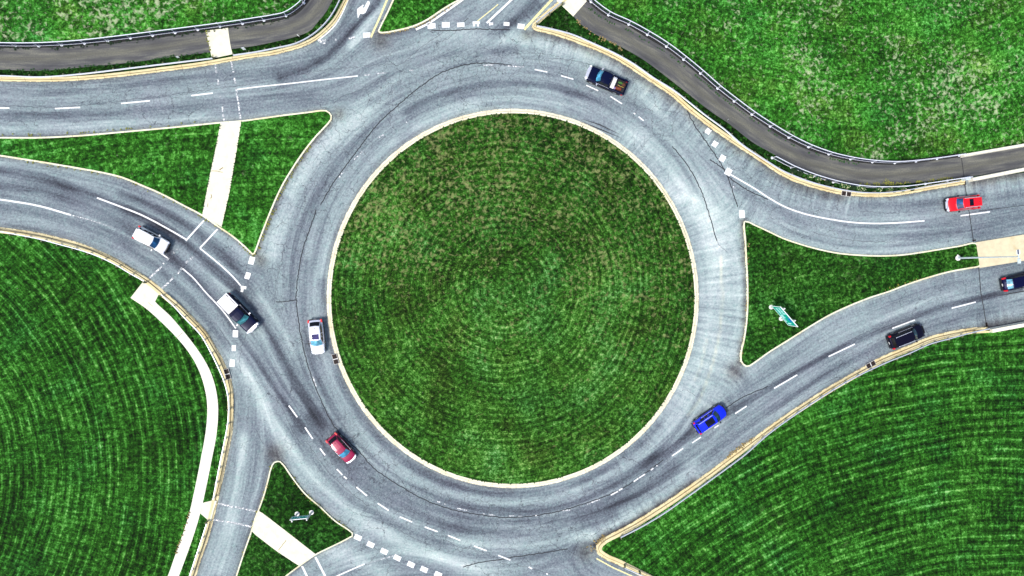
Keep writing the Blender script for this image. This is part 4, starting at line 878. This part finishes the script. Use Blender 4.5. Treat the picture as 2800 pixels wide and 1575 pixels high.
def weeds(name, curve_px, n, spread, mats, size, label, seed, z=.02, side=0, clump=.5):
    rs = random.Random(seed); c = smooth(P(curve_px), .3); nn = normals(c); mb = MB()
    for i in range(n):
        j = rs.randrange(len(c)); o_ = rs.gauss(side, spread); p = c[j]+nn[j]*o_; r = size*rs.uniform(.4, 1.5)
        for q in range(9):
            a = rs.uniform(0, 6.28); d = r*rs.random(); k = rs.uniform(.04, .09); x, y = p[0]+math.cos(a)*d, p[1]+math.sin(a)*d; zz = z+rs.uniform(.0, .10)
            b = rs.uniform(0, 6.28); dx, dy = math.cos(b)*k, math.sin(b)*k
            mb.add([(x-dx, y-dy, zz), (x+dy*.5, y-dx*.5, zz+.03), (x+dx, y+dy, zz+.02), (x-dy*.5, y+dx*.5, zz+.05)], [(0, 1, 2, 3)])
    o = mb.build(name, M[mats]); tag(o, label, "weeds", kind='stuff'); return o
weeds("weeds", I_S[16:27], 46, .10, 'weed', .16, "yellow weeds along the left kerb of the lower-left grass triangle", 1, side=-.12)
weeds("weeds", I_S[3:10], 60, .12, 'weed', .14, "yellow-green weeds along the diagonal kerb of the lower-left grass triangle", 2, side=-.15)
weeds("weeds", [(2043,660),(2041,740),(2041,800),(2039,869),(2032,924),(2023,976)], 60, .07, 'straw', .12, "dry golden weeds on the left kerb of the right grass triangle", 3, side=.12)
weeds("weeds", I_W[20:31], 60, .08, 'weed', .13, "yellow-green weeds on the roundabout kerb of the left grass triangle", 4, side=.14)
weeds("weeds", I_W[31:44], 46, .08, 'weed', .10, "sparse weeds on the lower kerb of the left grass triangle", 5, side=.10)
weeds("weeds", [(0,372),(110,371),(221,366),(331,356),(441,346),(540,337)], 26, .07, 'weed', .16, "small yellow tufts on the upper kerb of the left grass triangle", 6, side=.1)
weeds("weeds", [(1572,52),(1585,68),(1600,84),(1625,98),(1660,114),(1700,134)], 26, .12, 'straw', .16, "tan dry growth creeping onto the start of the upper-right footpath", 7, z=.12)
weeds("weeds", [(2225,478),(2260,492),(2300,500)], 14, .10, 'straw', .2, "orange dry weeds at the footpath edge behind the verge railing", 8, z=.12)
weeds("weeds", [(2350,505),(2420,503),(2480,500),(2550,494),(2600,488)], 60, .09, 'weed', .16, "yellow-green weeds along the footpath edge near the bridge", 9, z=.12)
weeds("weeds", [(2422,499),(2428,500),(2434,502)], 14, .12, 'weed', .25, "bushy yellow-green clump on the footpath edge near the bridge", 10, z=.12)
weeds("weeds", [(1604,20),(1648,52),(1717,84),(1767,114),(1820,146),(1864,178),(1911,216),(1966,262),(2021,303),(2100,357),(2169,398)], 110, .05, 'leaf', .10, "thin green growth under the long upper-right railing", 11, z=.12)
weeds("weeds", [(2210,417),(2250,428),(2300,441),(2345,448)], 26, .08, 'leaf', .12, "short weeds under the railing where the footpath bends", 12, z=.12)
weeds("weeds", [(1050,88),(1100,79),(1140,68),(1190,40),(1230,14)], 40, .06, 'straw', .10, "golden weeds between kerb and white edge line at the top", 13, side=-.2)
weeds("weeds", [(2040,1322),(1990,1250),(2005,1238),(2060,1200)][1:], 40, .10, 'straw', .16, "brown leaf litter in the gutter of the lower-right field", 14, side=0.1)
weeds("weeds", [(1612,1500),(1622,1488),(1634,1478),(1650,1466)], 24, .2, 'straw', .16, "dry litter around the junction nose kerb at the bottom", 15)
weeds("weeds", [(2420,795),(2480,775),(2560,750),(2600,742)], 24, .08, 'weed', .12, "yellowish weeds on the lower kerb of the right grass triangle", 16, side=.12)
weeds("weeds", [(0,132),(166,130),(304,119),(442,103),(566,86),(700,67),(783,52),(820,34)], 120, .10, 'leaf_dk', .16, "dark moss and litter between railing and upper-left footpath", 17, z=.125)
weeds("weeds", [(20,192),(110,195),(221,186),(359,172),(469,157),(570,145)], 90, .08, 'leaf', .14, "ragged grass edge on the upper-left footpath, left of the pad", 18, z=.12)
weeds("weeds", [(566,87),(570,115),(578,145),(586,160)], 16, .05, 'weed', .10, "green growth on the left edge of the upper-left crossing pad", 19, z=.12)
weeds("weeds", [(483,1509),(502,1456),(519,1401)], 30, .06, 'straw', .08, "tan soil and weeds on the left edge of the white pavement", 20, z=.12)

mb = MB()
for s_, w_ in (([(762,1503.5),(783,1476)], 1.5), ([(580,467.6),(595,468),(610,472)], 1.6), ([(601.7,466),(607,461),(611,458)], 2.4), ([(578,532),(580,538),(577,543)], 2.2), ([(570,556),(568,566)], 1.4), ([(482,925),(497,913),(501,909)], 1.0), ([(406,826),(420,838)], .7)):
    stroke(mb, s_, w_, .1385, True, jit=.03)
tag(mb.build("pavement_cracks", plain("soil_in_joints", (0.20, 0.13, 0.05), .9)), kind='structure')
weeds("grass", [I_C[i] for i in range(0, 96, 2)]+[I_C[0]], 380, .04, 'leaf', .08, "ragged grass fringe leaning over the central island kerb", 31, side=-.66, z=.12)
weeds("grass", [(604,345),(592,400),(574,483),(554,585)], 40, .02, 'leaf', .035, "grass creeping over the left edge of the west crossing strip", 34, z=.13)
weeds("grass", [(661,335),(650,400),(629,524),(609,616)], 40, .02, 'leaf', .035, "grass creeping over the right edge of the west crossing strip", 35, z=.13)

# ------------------------------------------------------------------ vehicles
def carpaint(name, col, metal=0.2, rough=0.32):
    m, nt, b = new_mat(name); n = N(nt); tc = n.node("ShaderNodeTexCoord").outputs["Object"]; f = n.noise(tc, 1.6, 4, .6)
    n.link(n.mix(n.math('MULTIPLY', n.math('SUBTRACT', f, .45, clamp=True), 1.2, clamp=True), tuple(col), tuple(x*.72 for x in col)), b.inputs["Base Color"])
    b.inputs["Metallic"].default_value = metal; b.inputs["Roughness"].default_value = rough; dk = max(col) < .1; b.inputs["Coat Weight"].default_value = .0 if dk else .3; b.inputs["Coat Roughness"].default_value = .08
    b.inputs['Specular IOR Level'].default_value = .12 if dk else .4
    return m
def glassm(name, col, spec=.5, rough=.08):
    m, nt, b = new_mat(name); n = N(nt); tc = n.node("ShaderNodeTexCoord").outputs["Object"]; f = n.noise(tc, 1.8, 3, .5, .6)
    n.link(n.ramp(f, [(.35, tuple(x*.45 for x in col)), (.55, col), (.75, tuple(min(1, x*2.2) for x in col))]), b.inputs["Base Color"])
    b.inputs["Roughness"].default_value = rough; b.inputs["Specular IOR Level"].default_value = spec; return m
M['glass_side'] = glassm("side_glass", (0.004, 0.004, 0.006), .3); M['glass_blue'] = glassm("windscreen_blue", (0.008, 0.06, 0.16)); M['glass_teal'] = glassm("windscreen_teal", (0.05, 0.26, 0.30)); M['glass_cyan'] = glassm("windscreen_cyan", (0.06, 0.30, 0.48)); M['glass_dk'] = glassm("windscreen_dark", (0.008, 0.05, 0.08)); M['glass_pale'] = glassm("windscreen_pale", (0.12, 0.38, 0.52))
M['sunroof'] = glassm("sunroof_glass", (0.003, 0.004, 0.012), .4); M['sunroof_v'] = glassm("sunroof_violet", (0.04, 0.035, 0.16), .4)
M['tyre'] = plain("tyre_rubber", (0.012, 0.012, 0.013), .9); M['rim'] = plain("wheel_alloy", (0.45, 0.46, 0.48), .35, .8); M['lamp_red'] = plain("tail_lamp_lens", (0.62, 0.006, 0.012), .25); M['lamp_clear'] = plain("headlamp_lens", (0.75, 0.78, 0.85), .15)
M['lamp_smoke'] = plain('headlamp_smoked', (.03, .035, .06), .2); M['lamp_white'] = plain('headlamp_bright', (.6, .62, .7), .2)
M['chrome'] = plain("chrome_trim", (0.82, 0.83, 0.90), .22, .55); M['plate'] = plain("number_plate", (.6, .6, .58), .5); M['trim'] = plain("dark_trim", (0.010, 0.010, 0.014), .55)
PAINT = dict(white=carpaint("paint_white", (.86, .86, .86), 0, .35), silver=carpaint("paint_silver", (.74, .76, .86), .15), maroon=carpaint("paint_maroon", (.30, .004, .055), .05), red=carpaint("paint_red", (.72, .006, .016), .05), blue=carpaint("paint_blue", (.003, .022, .85), .15),
             black=carpaint("paint_black", (.003, .006, .030), .1, .3), navy=carpaint("paint_navy", (.004, .005, .035), .15, .3), char=carpaint("paint_charcoal", (.006, .006, .018), .15, .3))
def loft(mb, st, sec):
    n = None; v = []
    for s in st:
        r = sec(*s); n = len(r); v += r
    f = [(i*n+j, i*n+(j+1) % n, (i+1)*n+(j+1) % n, (i+1)*n+j) for i in range(len(st)-1) for j in range(n)]
    f += [tuple(range(n-1, -1, -1)), tuple(range((len(st)-1)*n, len(st)*n))]; mb.add(v, f)
def body_sec(x, w, zt, zb, bow):
    h = [(w*.80, zb), (w*.95, zb+.07), (w, zb+(zt-zb)*.35), (w, zb+(zt-zb)*.70), (w*.965, zt-.09), (w*.90, zt-.015), (w*.5, zt+.02), (0, zt+.03)]
    pts = [(0, zb)]+h; rr = []
    for y, z in pts: rr.append((x+bow*(1-(y/max(w, .01))**2), y, z))
    for y, z in reversed(h[:-1]): rr.append((x+bow*(1-(y/max(w, .01))**2), -y, z))
    return rr
KINDS = {  # stations: x/L, half-width factor, top z, bottom z, plan bow ; cabin: cowl, roof front, roof rear, tail (x/L), belt z, roof z
 'suv': dict(st=[(-.497,.84,.80,.42,-.03),(-.485,.93,.98,.30,-.04),(-.45,.985,1.05,.26,-.04),(-.30,1,1.06,.22,0),(-.05,1,1.03,.20,0),(.18,1,1.01,.20,0),(.30,.985,1.00,.22,0),(.40,.955,.94,.24,.06),(.455,.90,.84,.28,.10),(.48,.80,.68,.34,.14)], cab=(.235,.085,-.405,-.475,1.00,1.62), wb=(.30,-.30)),
 'car': dict(st=[(-.497,.80,.78,.40,-.03),(-.48,.91,.93,.28,-.05),(-.43,.97,.98,.24,-.05),(-.30,1,.97,.20,0),(-.05,1,.93,.18,0),(.18,1,.92,.18,0),(.30,.985,.90,.20,0),(.40,.95,.84,.22,.07),(.455,.89,.75,.26,.11),(.48,.78,.60,.32,.16)], cab=(.25,.07,-.30,-.46,.91,1.46), wb=(.30,-.29)),
 'pickup': dict(st=[(-.497,.93,.78,.50,0),(-.48,.96,.80,.42,0),(-.30,.97,.80,.36,0),(-.13,.98,.80,.34,0),(-.118,1,1.10,.34,0),(.10,1,1.10,.34,0),(.22,1,1.10,.36,0),(.33,.99,1.12,.38,.03),(.43,.965,1.08,.40,.06),(.47,.93,.98,.44,.07)], cab=(.225,.125,-.085,-.115,1.06,1.84), wb=(.315,-.30)),
}
def vehicle(name, label, cat, rear, front, L, W, kind, paint, glass, H=None, rails=None, sunroof=None, trim='trim', cover=False, cargo=False, nose=None, group=None, mirror='trim', roof=None, lamp='lamp_red', hood_hi=None, rearglass='glass_side'):
    K = KINDS[kind]; a = P([rear, front], .8); d = a[1]-a[0]; an = math.atan2(d[1], d[0]); c = a.mean(0)
    o = empty(name, (c[0], c[1], 0.0), an); tag(o, label, cat, group); hw = W/2; bm = PAINT[paint]
    mb = MB(); loft(mb, [(x*L, w*hw, zt, zb, bow) for x, w, zt, zb, bow in K['st']], body_sec); body = mb.build("body", bm, o, True)
    md = body.modifiers.new("sub", 'SUBSURF'); md.levels = 1; md.render_levels = 2
    xc, xf, xr, xt, zb, zr = K['cab']; xc, xf, xr, xt = (q*L for q in (xc, xf, xr, xt)); zr = H or zr
    wb, wr = hw*.90, hw*(.71 if kind != 'pickup' else .76)
    B1, B2 = .16, -.06     # plan bow of windscreen and rear glass
    def csec(x, w0, z0, w1, z1, bow):
        h = [(w0, z0), (w1+(w0-w1)*.06, z1-.07), (w1*.93, z1), (w1*.5, z1+.03), (0, z1+.035)]
        r = [(x+bow*(1-min(1, (y/w1))**2), y, z) for y, z in h]; return r+[(x_, -y, z) for x_, y, z in reversed(r[:-1])]
    def sta(x, w0, w1, z1, bow): return csec(x, w0, zb-.04, w1, z1, bow)
    ST = [(xc, wb*.98, wb*.93, zb+.02, B1), (xf, wb, wr, zr-.05, B1*.8), ((xf*2+xr)/3, wb, wr*1.03, zr, B1*.2), ((xf+xr*2)/3, wb, wr*1.02, zr-.005, B2*.2), (xr, wb*.98, wr*.97, zr-.05, B2), (xt, wb*.93, wb*.86, zb+.04, B2)]
    v = []; n = 9
    for s in ST: v += sta(*s)
    mb = MB(); mb.add(v, [(i*n+j, i*n+j+1, (i+1)*n+j+1, (i+1)*n+j) for i in range(5) for j in range(n-1)]+[tuple(range(n)), tuple(range(5*n+n-1, 5*n-1, -1))])
    rf = mb.build("roof", PAINT[roof] if roof else bm, o, False); bv = rf.modifiers.new("bev", 'BEVEL'); bv.width = .03; bv.segments = 2; bv.limit_method = 'ANGLE'
    V = [np.array(sta(*s)) for s in ST]
    def pane(nm, i, u0, u1, e, mt, off=.02):
        """glass between cabin stations i and i+1, from fraction u0 to u1, inset e at the sides"""
        A, B = V[i], V[i+1]; sl = [(1-.0)]; vv = []; ys = np.linspace(-1+e, 1-e, 9)
        nrm = np.array([B[4][2]-A[4][2], 0, -(B[4][0]-A[4][0])]); nrm = nrm/np.linalg.norm(nrm); nrm = nrm if nrm[2] > 0 else -nrm
        for u in np.linspace(u0, u1, 5):
            q = A*(1-u)+B*u; yy, xx, zz = q[1:8, 1][::-1], q[1:8, 0][::-1], q[1:8, 2][::-1]; hwid = yy.max()
            for y in ys:
                yv = y*hwid; vv.append(np.array([np.interp(yv, yy, xx), yv, np.interp(yv, yy, zz)])+nrm*off)
        f = [(r*9+k, r*9+k+1, (r+1)*9+k+1, (r+1)*9+k) for r in range(4) for k in range(8)]
        m_ = MB(); m_.add(vv, f); return m_.build(nm, M[mt], o, True)
    pane("windscreen", 0, .10, .93, .07, glass)
    pane("rear_window", 4, .10, .80, .10, rearglass)
    # side glazing, two panes a side
    def sidept(x, t, s):
        i = 0 if x > xf else (4 if x < xr else 2); xs = [q[0] for q in ST]
        k = max(j for j in range(5) if x <= xs[j]+1e-6) if x <= xs[0] else 0; k = min(k, 4); u = (xs[k]-x)/(xs[k]-xs[k+1])
        lo = V[k][0]*(1-u)+V[k+1][0]*u; hi = V[k][1]*(1-u)+V[k+1][1]*u; q = lo*(1-t)+hi*t; return (x, s*(q[1]+.012), q[2]+.004)
    xm = (xf+xr)/2+.05
    for s in (-1, 1):
        for (q0, q1, q2, q3) in (((xc-.18*(xc-xf)), xf-.03, xm+.04, xm+.04), (xm-.04, xm-.04, xr+.10, xt+.35*(xr-xt) if kind != 'pickup' else xr+.02)):
            pts = [sidept(q0, .02, s), sidept(q1, .97, s), sidept(q2, .97, s), sidept(q3, .02, s)]
            m_ = MB(); m_.add(pts, [(0, 1, 2, 3) if s < 0 else (3, 2, 1, 0)]); m_.build("side_window", M['glass_side'], o)
        m_ = MB(); m_.box((xc-.25, s*(hw+.10), zb+.05), (.16, .24, .15), 0, .85); m_.build("mirror", M[mirror] if mirror in M else PAINT[mirror], o)
        m_ = MB(); m_.box((.0, s*(hw*.945), zb-.02), (L*.42, .025, .03)); m_.build("belt_trim", M['chrome' if nose or rails else 'trim'], o)
        m_ = MB(); m_.box((.0, s*(hw-.005), .40), (L*.84, .05, .36)); m_.build("side_shade_panel", M['trim'], o)  # dark panel added to stand in for shade on the lower side
    # wheels
    rw = .34 if kind != 'pickup' else .40
    for fx in K['wb']:
        for s in (-1, 1):
            t_ = MB(); t_.tube((fx*L, s*(hw-.23), rw), (fx*L, s*(hw+.015), rw), rw, 20); w_ = t_.build("wheel", M['tyre'], o)
            t_ = MB(); t_.tube((fx*L, s*(hw-.02), rw), (fx*L, s*(hw+.022), rw), rw*.62, 14); t_.build("rim", M['rim'], w_)
    # lamps, bumpers, grille, plates
    zf = K['st'][-2][2]; wf = K['st'][-2][1]*hw
    for s in (-1, 1):
        m_ = MB(); m_.box((.455*L+.02, s*(wf-.13), zf-.07), (.30, .30, .15), -s*rad(28), .8); m_.build("headlight", M['lamp_clear' if nose else ('lamp_white' if paint == 'white' else 'lamp_smoke')], o)
        m_ = MB(); m_.box((-.465*L, s*(hw*.885), K['st'][2][2]-.12), (.42 if kind == 'car' else .24, .20, .25), s*rad(9), .88); m_.build("tail_light", M[lamp], o)
    xb = .48*L+(.16 if kind != 'pickup' else .10)
    m_ = MB()
    for (x_, w_, dx) in ((xb-.03, 1.0, 0),): m_.box((xb-.05, 0, .50), (.14, W*.66, .24), 0, .92); m_.box((xb-.17, 0, .48), (.2, W*.88, .2), 0, .94)
    m_.build("front_bumper", M['chrome' if kind == 'pickup' and nose else trim], o)
    m_ = MB(); m_.box((xb-.03, 0, zf-.12), (.08, W*.50, .15)); m_.build("grille", M['chrome' if nose else 'trim'], o)
    m_ = MB(); m_.box((-.497*L-.03, 0, .50), (.16, W*.86, .22), 0, .93); m_.build("rear_bumper", M[trim], o)
    m_ = MB(); m_.box((-.497*L-.115, 0, .62 if kind == 'pickup' else .78), (.02, .32, .16)); m_.build("number_plate", M['plate'], o)
    if nose:     # chrome strip stands in for the reflection along the bonnet's front edge
        z = zf+.06 if kind == 'pickup' else zf+.03
        m_ = MB(); m_.box((xb-.20, 0, z-.05), (.34, W*.70, .06), 0, .93); m_.build("bonnet_glint", M['chrome'], o)
    if rails:
        for s in (-1, 1):
            m_ = MB(); x0, x1 = xf-.10, xr+.10
            m_.tube((x0, s*wr*.93, zr+.07), (x1, s*wr*.91, zr+.07), .032, 8)
            for x_ in (x0, (x0+x1)/2, x1): m_.box((x_, s*wr*.92, zr+.03), (.09, .05, .08))
            m_.build("roof_rail", M['chrome'] if rails == 1 else M['trim'], o)
    if sunroof:
        m_ = MB(); x0, x1 = xf+(xr-xf)*sunroof[0], xf+(xr-xf)*sunroof[1]; m_.box(((x0+x1)/2, 0, zr+.038), (abs(x1-x0), wr*1.35, .02), 0, .97); m_.build("sunroof", M[sunroof[2]], o)
    if kind == 'suv': m_ = MB(); m_.box((xr-.06, 0, zr-.0), (.22, wr*1.7, .04), 0, .9); m_.build("spoiler", bm, o); 
    m_ = MB(); m_.tube((xr+.25, 0, zr+.03), (xr+.10, 0, zr+.13), .018, 6); m_.build("aerial", M['trim'], o)
    if kind == 'pickup':
        x0, x1 = -.495*L, -.120*L; Hb = 1.22
        for s in (-1, 1):
            m_ = MB(); m_.box(((x0+x1)/2, s*(hw*.955-.04), (.70+Hb)/2), (x1-x0, .10, Hb-.70)); m_.build("bed_side", bm, o)
        m_ = MB(); m_.box((x0+.03, 0, (.72+Hb)/2), (.08, W*.84, Hb-.74)); m_.build("tailgate", bm, o)
        m_ = MB(); m_.box(((x0+x1)/2+.03, 0, .84), (x1-x0-.14, W*.80, .03)); m_.build("bed_liner", M['trim'], o)
        if cover:
            m_ = MB(); m_.box(((x0+x1)/2-.02, 0, Hb+.05), (x1-x0+.04, W*.865, .09), 0, .985); cv = m_.build("bed_cover", PAINT['white'], o)
            m_ = MB(); m_.box((x1-.80, W*.345, Hb+.098), (.95, .075, .012)); m_.box((x1-1.72, W*.345, Hb+.098), (.28, .12, .012)); m_.build("cover_slot", M['trim'], cv)
    return o, c, an, L, W
vehicle("suv", "white SUV with dark blue windscreen on the left road", "car", (373,634), (454.5,678.5), 4.05, 1.76, 'suv', 'white', 'glass_blue', mirror='white', group="vehicles on the roundabout roads")
vehicle("pickup_truck", "black pickup truck with a bright white bed cover", "pickup truck", (608,812), (697,902), 5.35, 1.86, 'pickup', 'black', 'glass_teal', cover=True, nose=True, mirror='chrome', group="vehicles on the roundabout roads")
vehicle("crossover_car", "silver-white car beside the left curve of the central island", "car", (861,875), (870,966), 4.10, 1.76, 'car', 'silver', 'glass_pale', H=1.52, sunroof=(.0,.42,'sunroof_v'), nose=True, group="vehicles on the roundabout roads")
vehicle("hatchback", "maroon car with cyan windscreen below left of the central island", "car", (902.5,1192), (964,1260.5), 3.90, 1.66, 'car', 'maroon', 'glass_cyan', H=1.48, nose=True, group="vehicles on the roundabout roads")
pk = vehicle("pickup_truck", "black pickup truck with colourful load in its open bed", "pickup truck", (1713,243.5), (1602,195.5), 5.25, 1.86, 'pickup', 'black', 'glass_cyan', nose=True, mirror='chrome', group="vehicles on the roundabout roads")
vehicle("suv", "bright red SUV with silver roof rails near the bridge", "car", (2684,550.5), (2582,561.5), 4.32, 1.80, 'suv', 'red', 'glass_blue', rails=1, sunroof=(.30,.55,'sunroof'), nose=True, group="vehicles on the roundabout roads")
vehicle("suv", "bright blue SUV leaving the roundabout on the lower right road", "car", (1902,1173.5), (1983,1118), 4.45, 1.80, 'suv', 'blue', 'glass_dk', rails=1, sunroof=(.08,.62,'sunroof'), group="vehicles on the roundabout roads")
vehicle("suv", "black SUV beside the lower-right kerb with dim red tail lamps", "car", (2431,939), (2528,900), 4.75, 1.88, 'suv', 'char', 'glass_dk', rails=1, group="vehicles on the roundabout roads")
vehicle("hatchback", "dark navy car cut off by the right picture edge", "car", (2739,780), (2841,757.5), 4.7, 1.84, 'car', 'navy', 'glass_dk', rearglass='glass_pale', group="vehicles on the roundabout roads")  # pale rear glass carries the sky reflection in its colour
# load in the open pickup bed: things of their own
_, pc, pa, pL, pW = pk
def at_bed(lx, ly): return (pc[0]+lx*math.cos(pa)-ly*math.sin(pa), pc[1]+lx*math.sin(pa)+ly*math.cos(pa), .86)
o = empty("toolbox", at_bed(-.92, .05), pa); tag(o, "pale grey toolbox across the bed behind the black pickup's cab", "toolbox")
m = MB(); m.box((0, 0, .22), (.50, 1.42, .42), 0, .97); m.build("box", M['chrome'], o); m = MB(); m.box((-.02, .1, .45), (.46, 1.3, .03), 0, .95); m.build("lid", M['footing'], o)
M['c_green'] = plain("sack_green", (.05, .15, .02), .8, scale=5, var=.5); M['c_orange'] = plain("crate_orange", (.22, .05, .02), .7, scale=5, var=.5); M['c_yellow'] = plain("hose_yellow", (.35, .24, .03), .6); M['c_brown'] = plain("sack_brown", (.09, .03, .015), .9, scale=5, var=.5); M['c_violet'] = plain("cloth_violet", (.30, .22, .45), .8)
for nm, lx, ly, sx, sy, sz, mt, lab in (("sack", -1.75, -.35, .62, .34, .26, 'c_green', "green sack lying in the open pickup bed"), ("crate", -1.75, .42, .70, .30, .24, 'c_orange', "orange-red crate in the open pickup bed"),
        ("sack", -2.2, -.30, .5, .5, .20, 'c_brown', "brown sack near the tailgate of the open pickup"), ("cloth_bundle", -1.28, .55, .34, .34, .30, 'c_violet', "violet cloth bundle beside the toolbox in the open pickup bed")):
    v = []; mb = MB(); ns = 10
    st = [(t, math.sin(math.pi*min(max(t, .04), .96))**.45) for t in np.linspace(0, 1, ns)]
    if nm == 'crate':
        mb.box((0, 0, .02), (sx, sy, .03))
        for s in (-1, 1): mb.box((0, s*sy/2, sz/2), (sx, .03, sz)); mb.box((s*sx/2, 0, sz/2), (.03, sy, sz))
        mb.box((.05, 0, sz*.45), (sx*.7, sy*.7, .06))
    else: loft(mb, st, lambda t, k: [((t-.5)*sx, math.cos(a)*sy/2*k*(1+.1*math.sin(3*a+t*9)), sz/2+math.sin(a)*sz/2*k) for a in np.linspace(0, 2*math.pi, 11)[:-1]])
    o = mb.build(nm, M[mt], None, nm != 'crate'); o.location = at_bed(lx, ly); o.rotation_euler = (0, 0, pa+.1); tag(o, lab, nm.replace('_', ' '))
mb = MB(); pts = [(-1.5, .12, .3), (-1.9, .05, .28), (-2.25, .12, .22)]
o = empty("hose", at_bed(-1.9, .08), pa); tag(o, "yellow length of hose over the load in the open pickup bed", "hose"); mb.tube((-.4, 0, .30), (.0, .04, .32), .04); mb.tube((.0, .04, .32), (.4, -.02, .28), .04); mb.build("tube", M['c_yellow'], o)
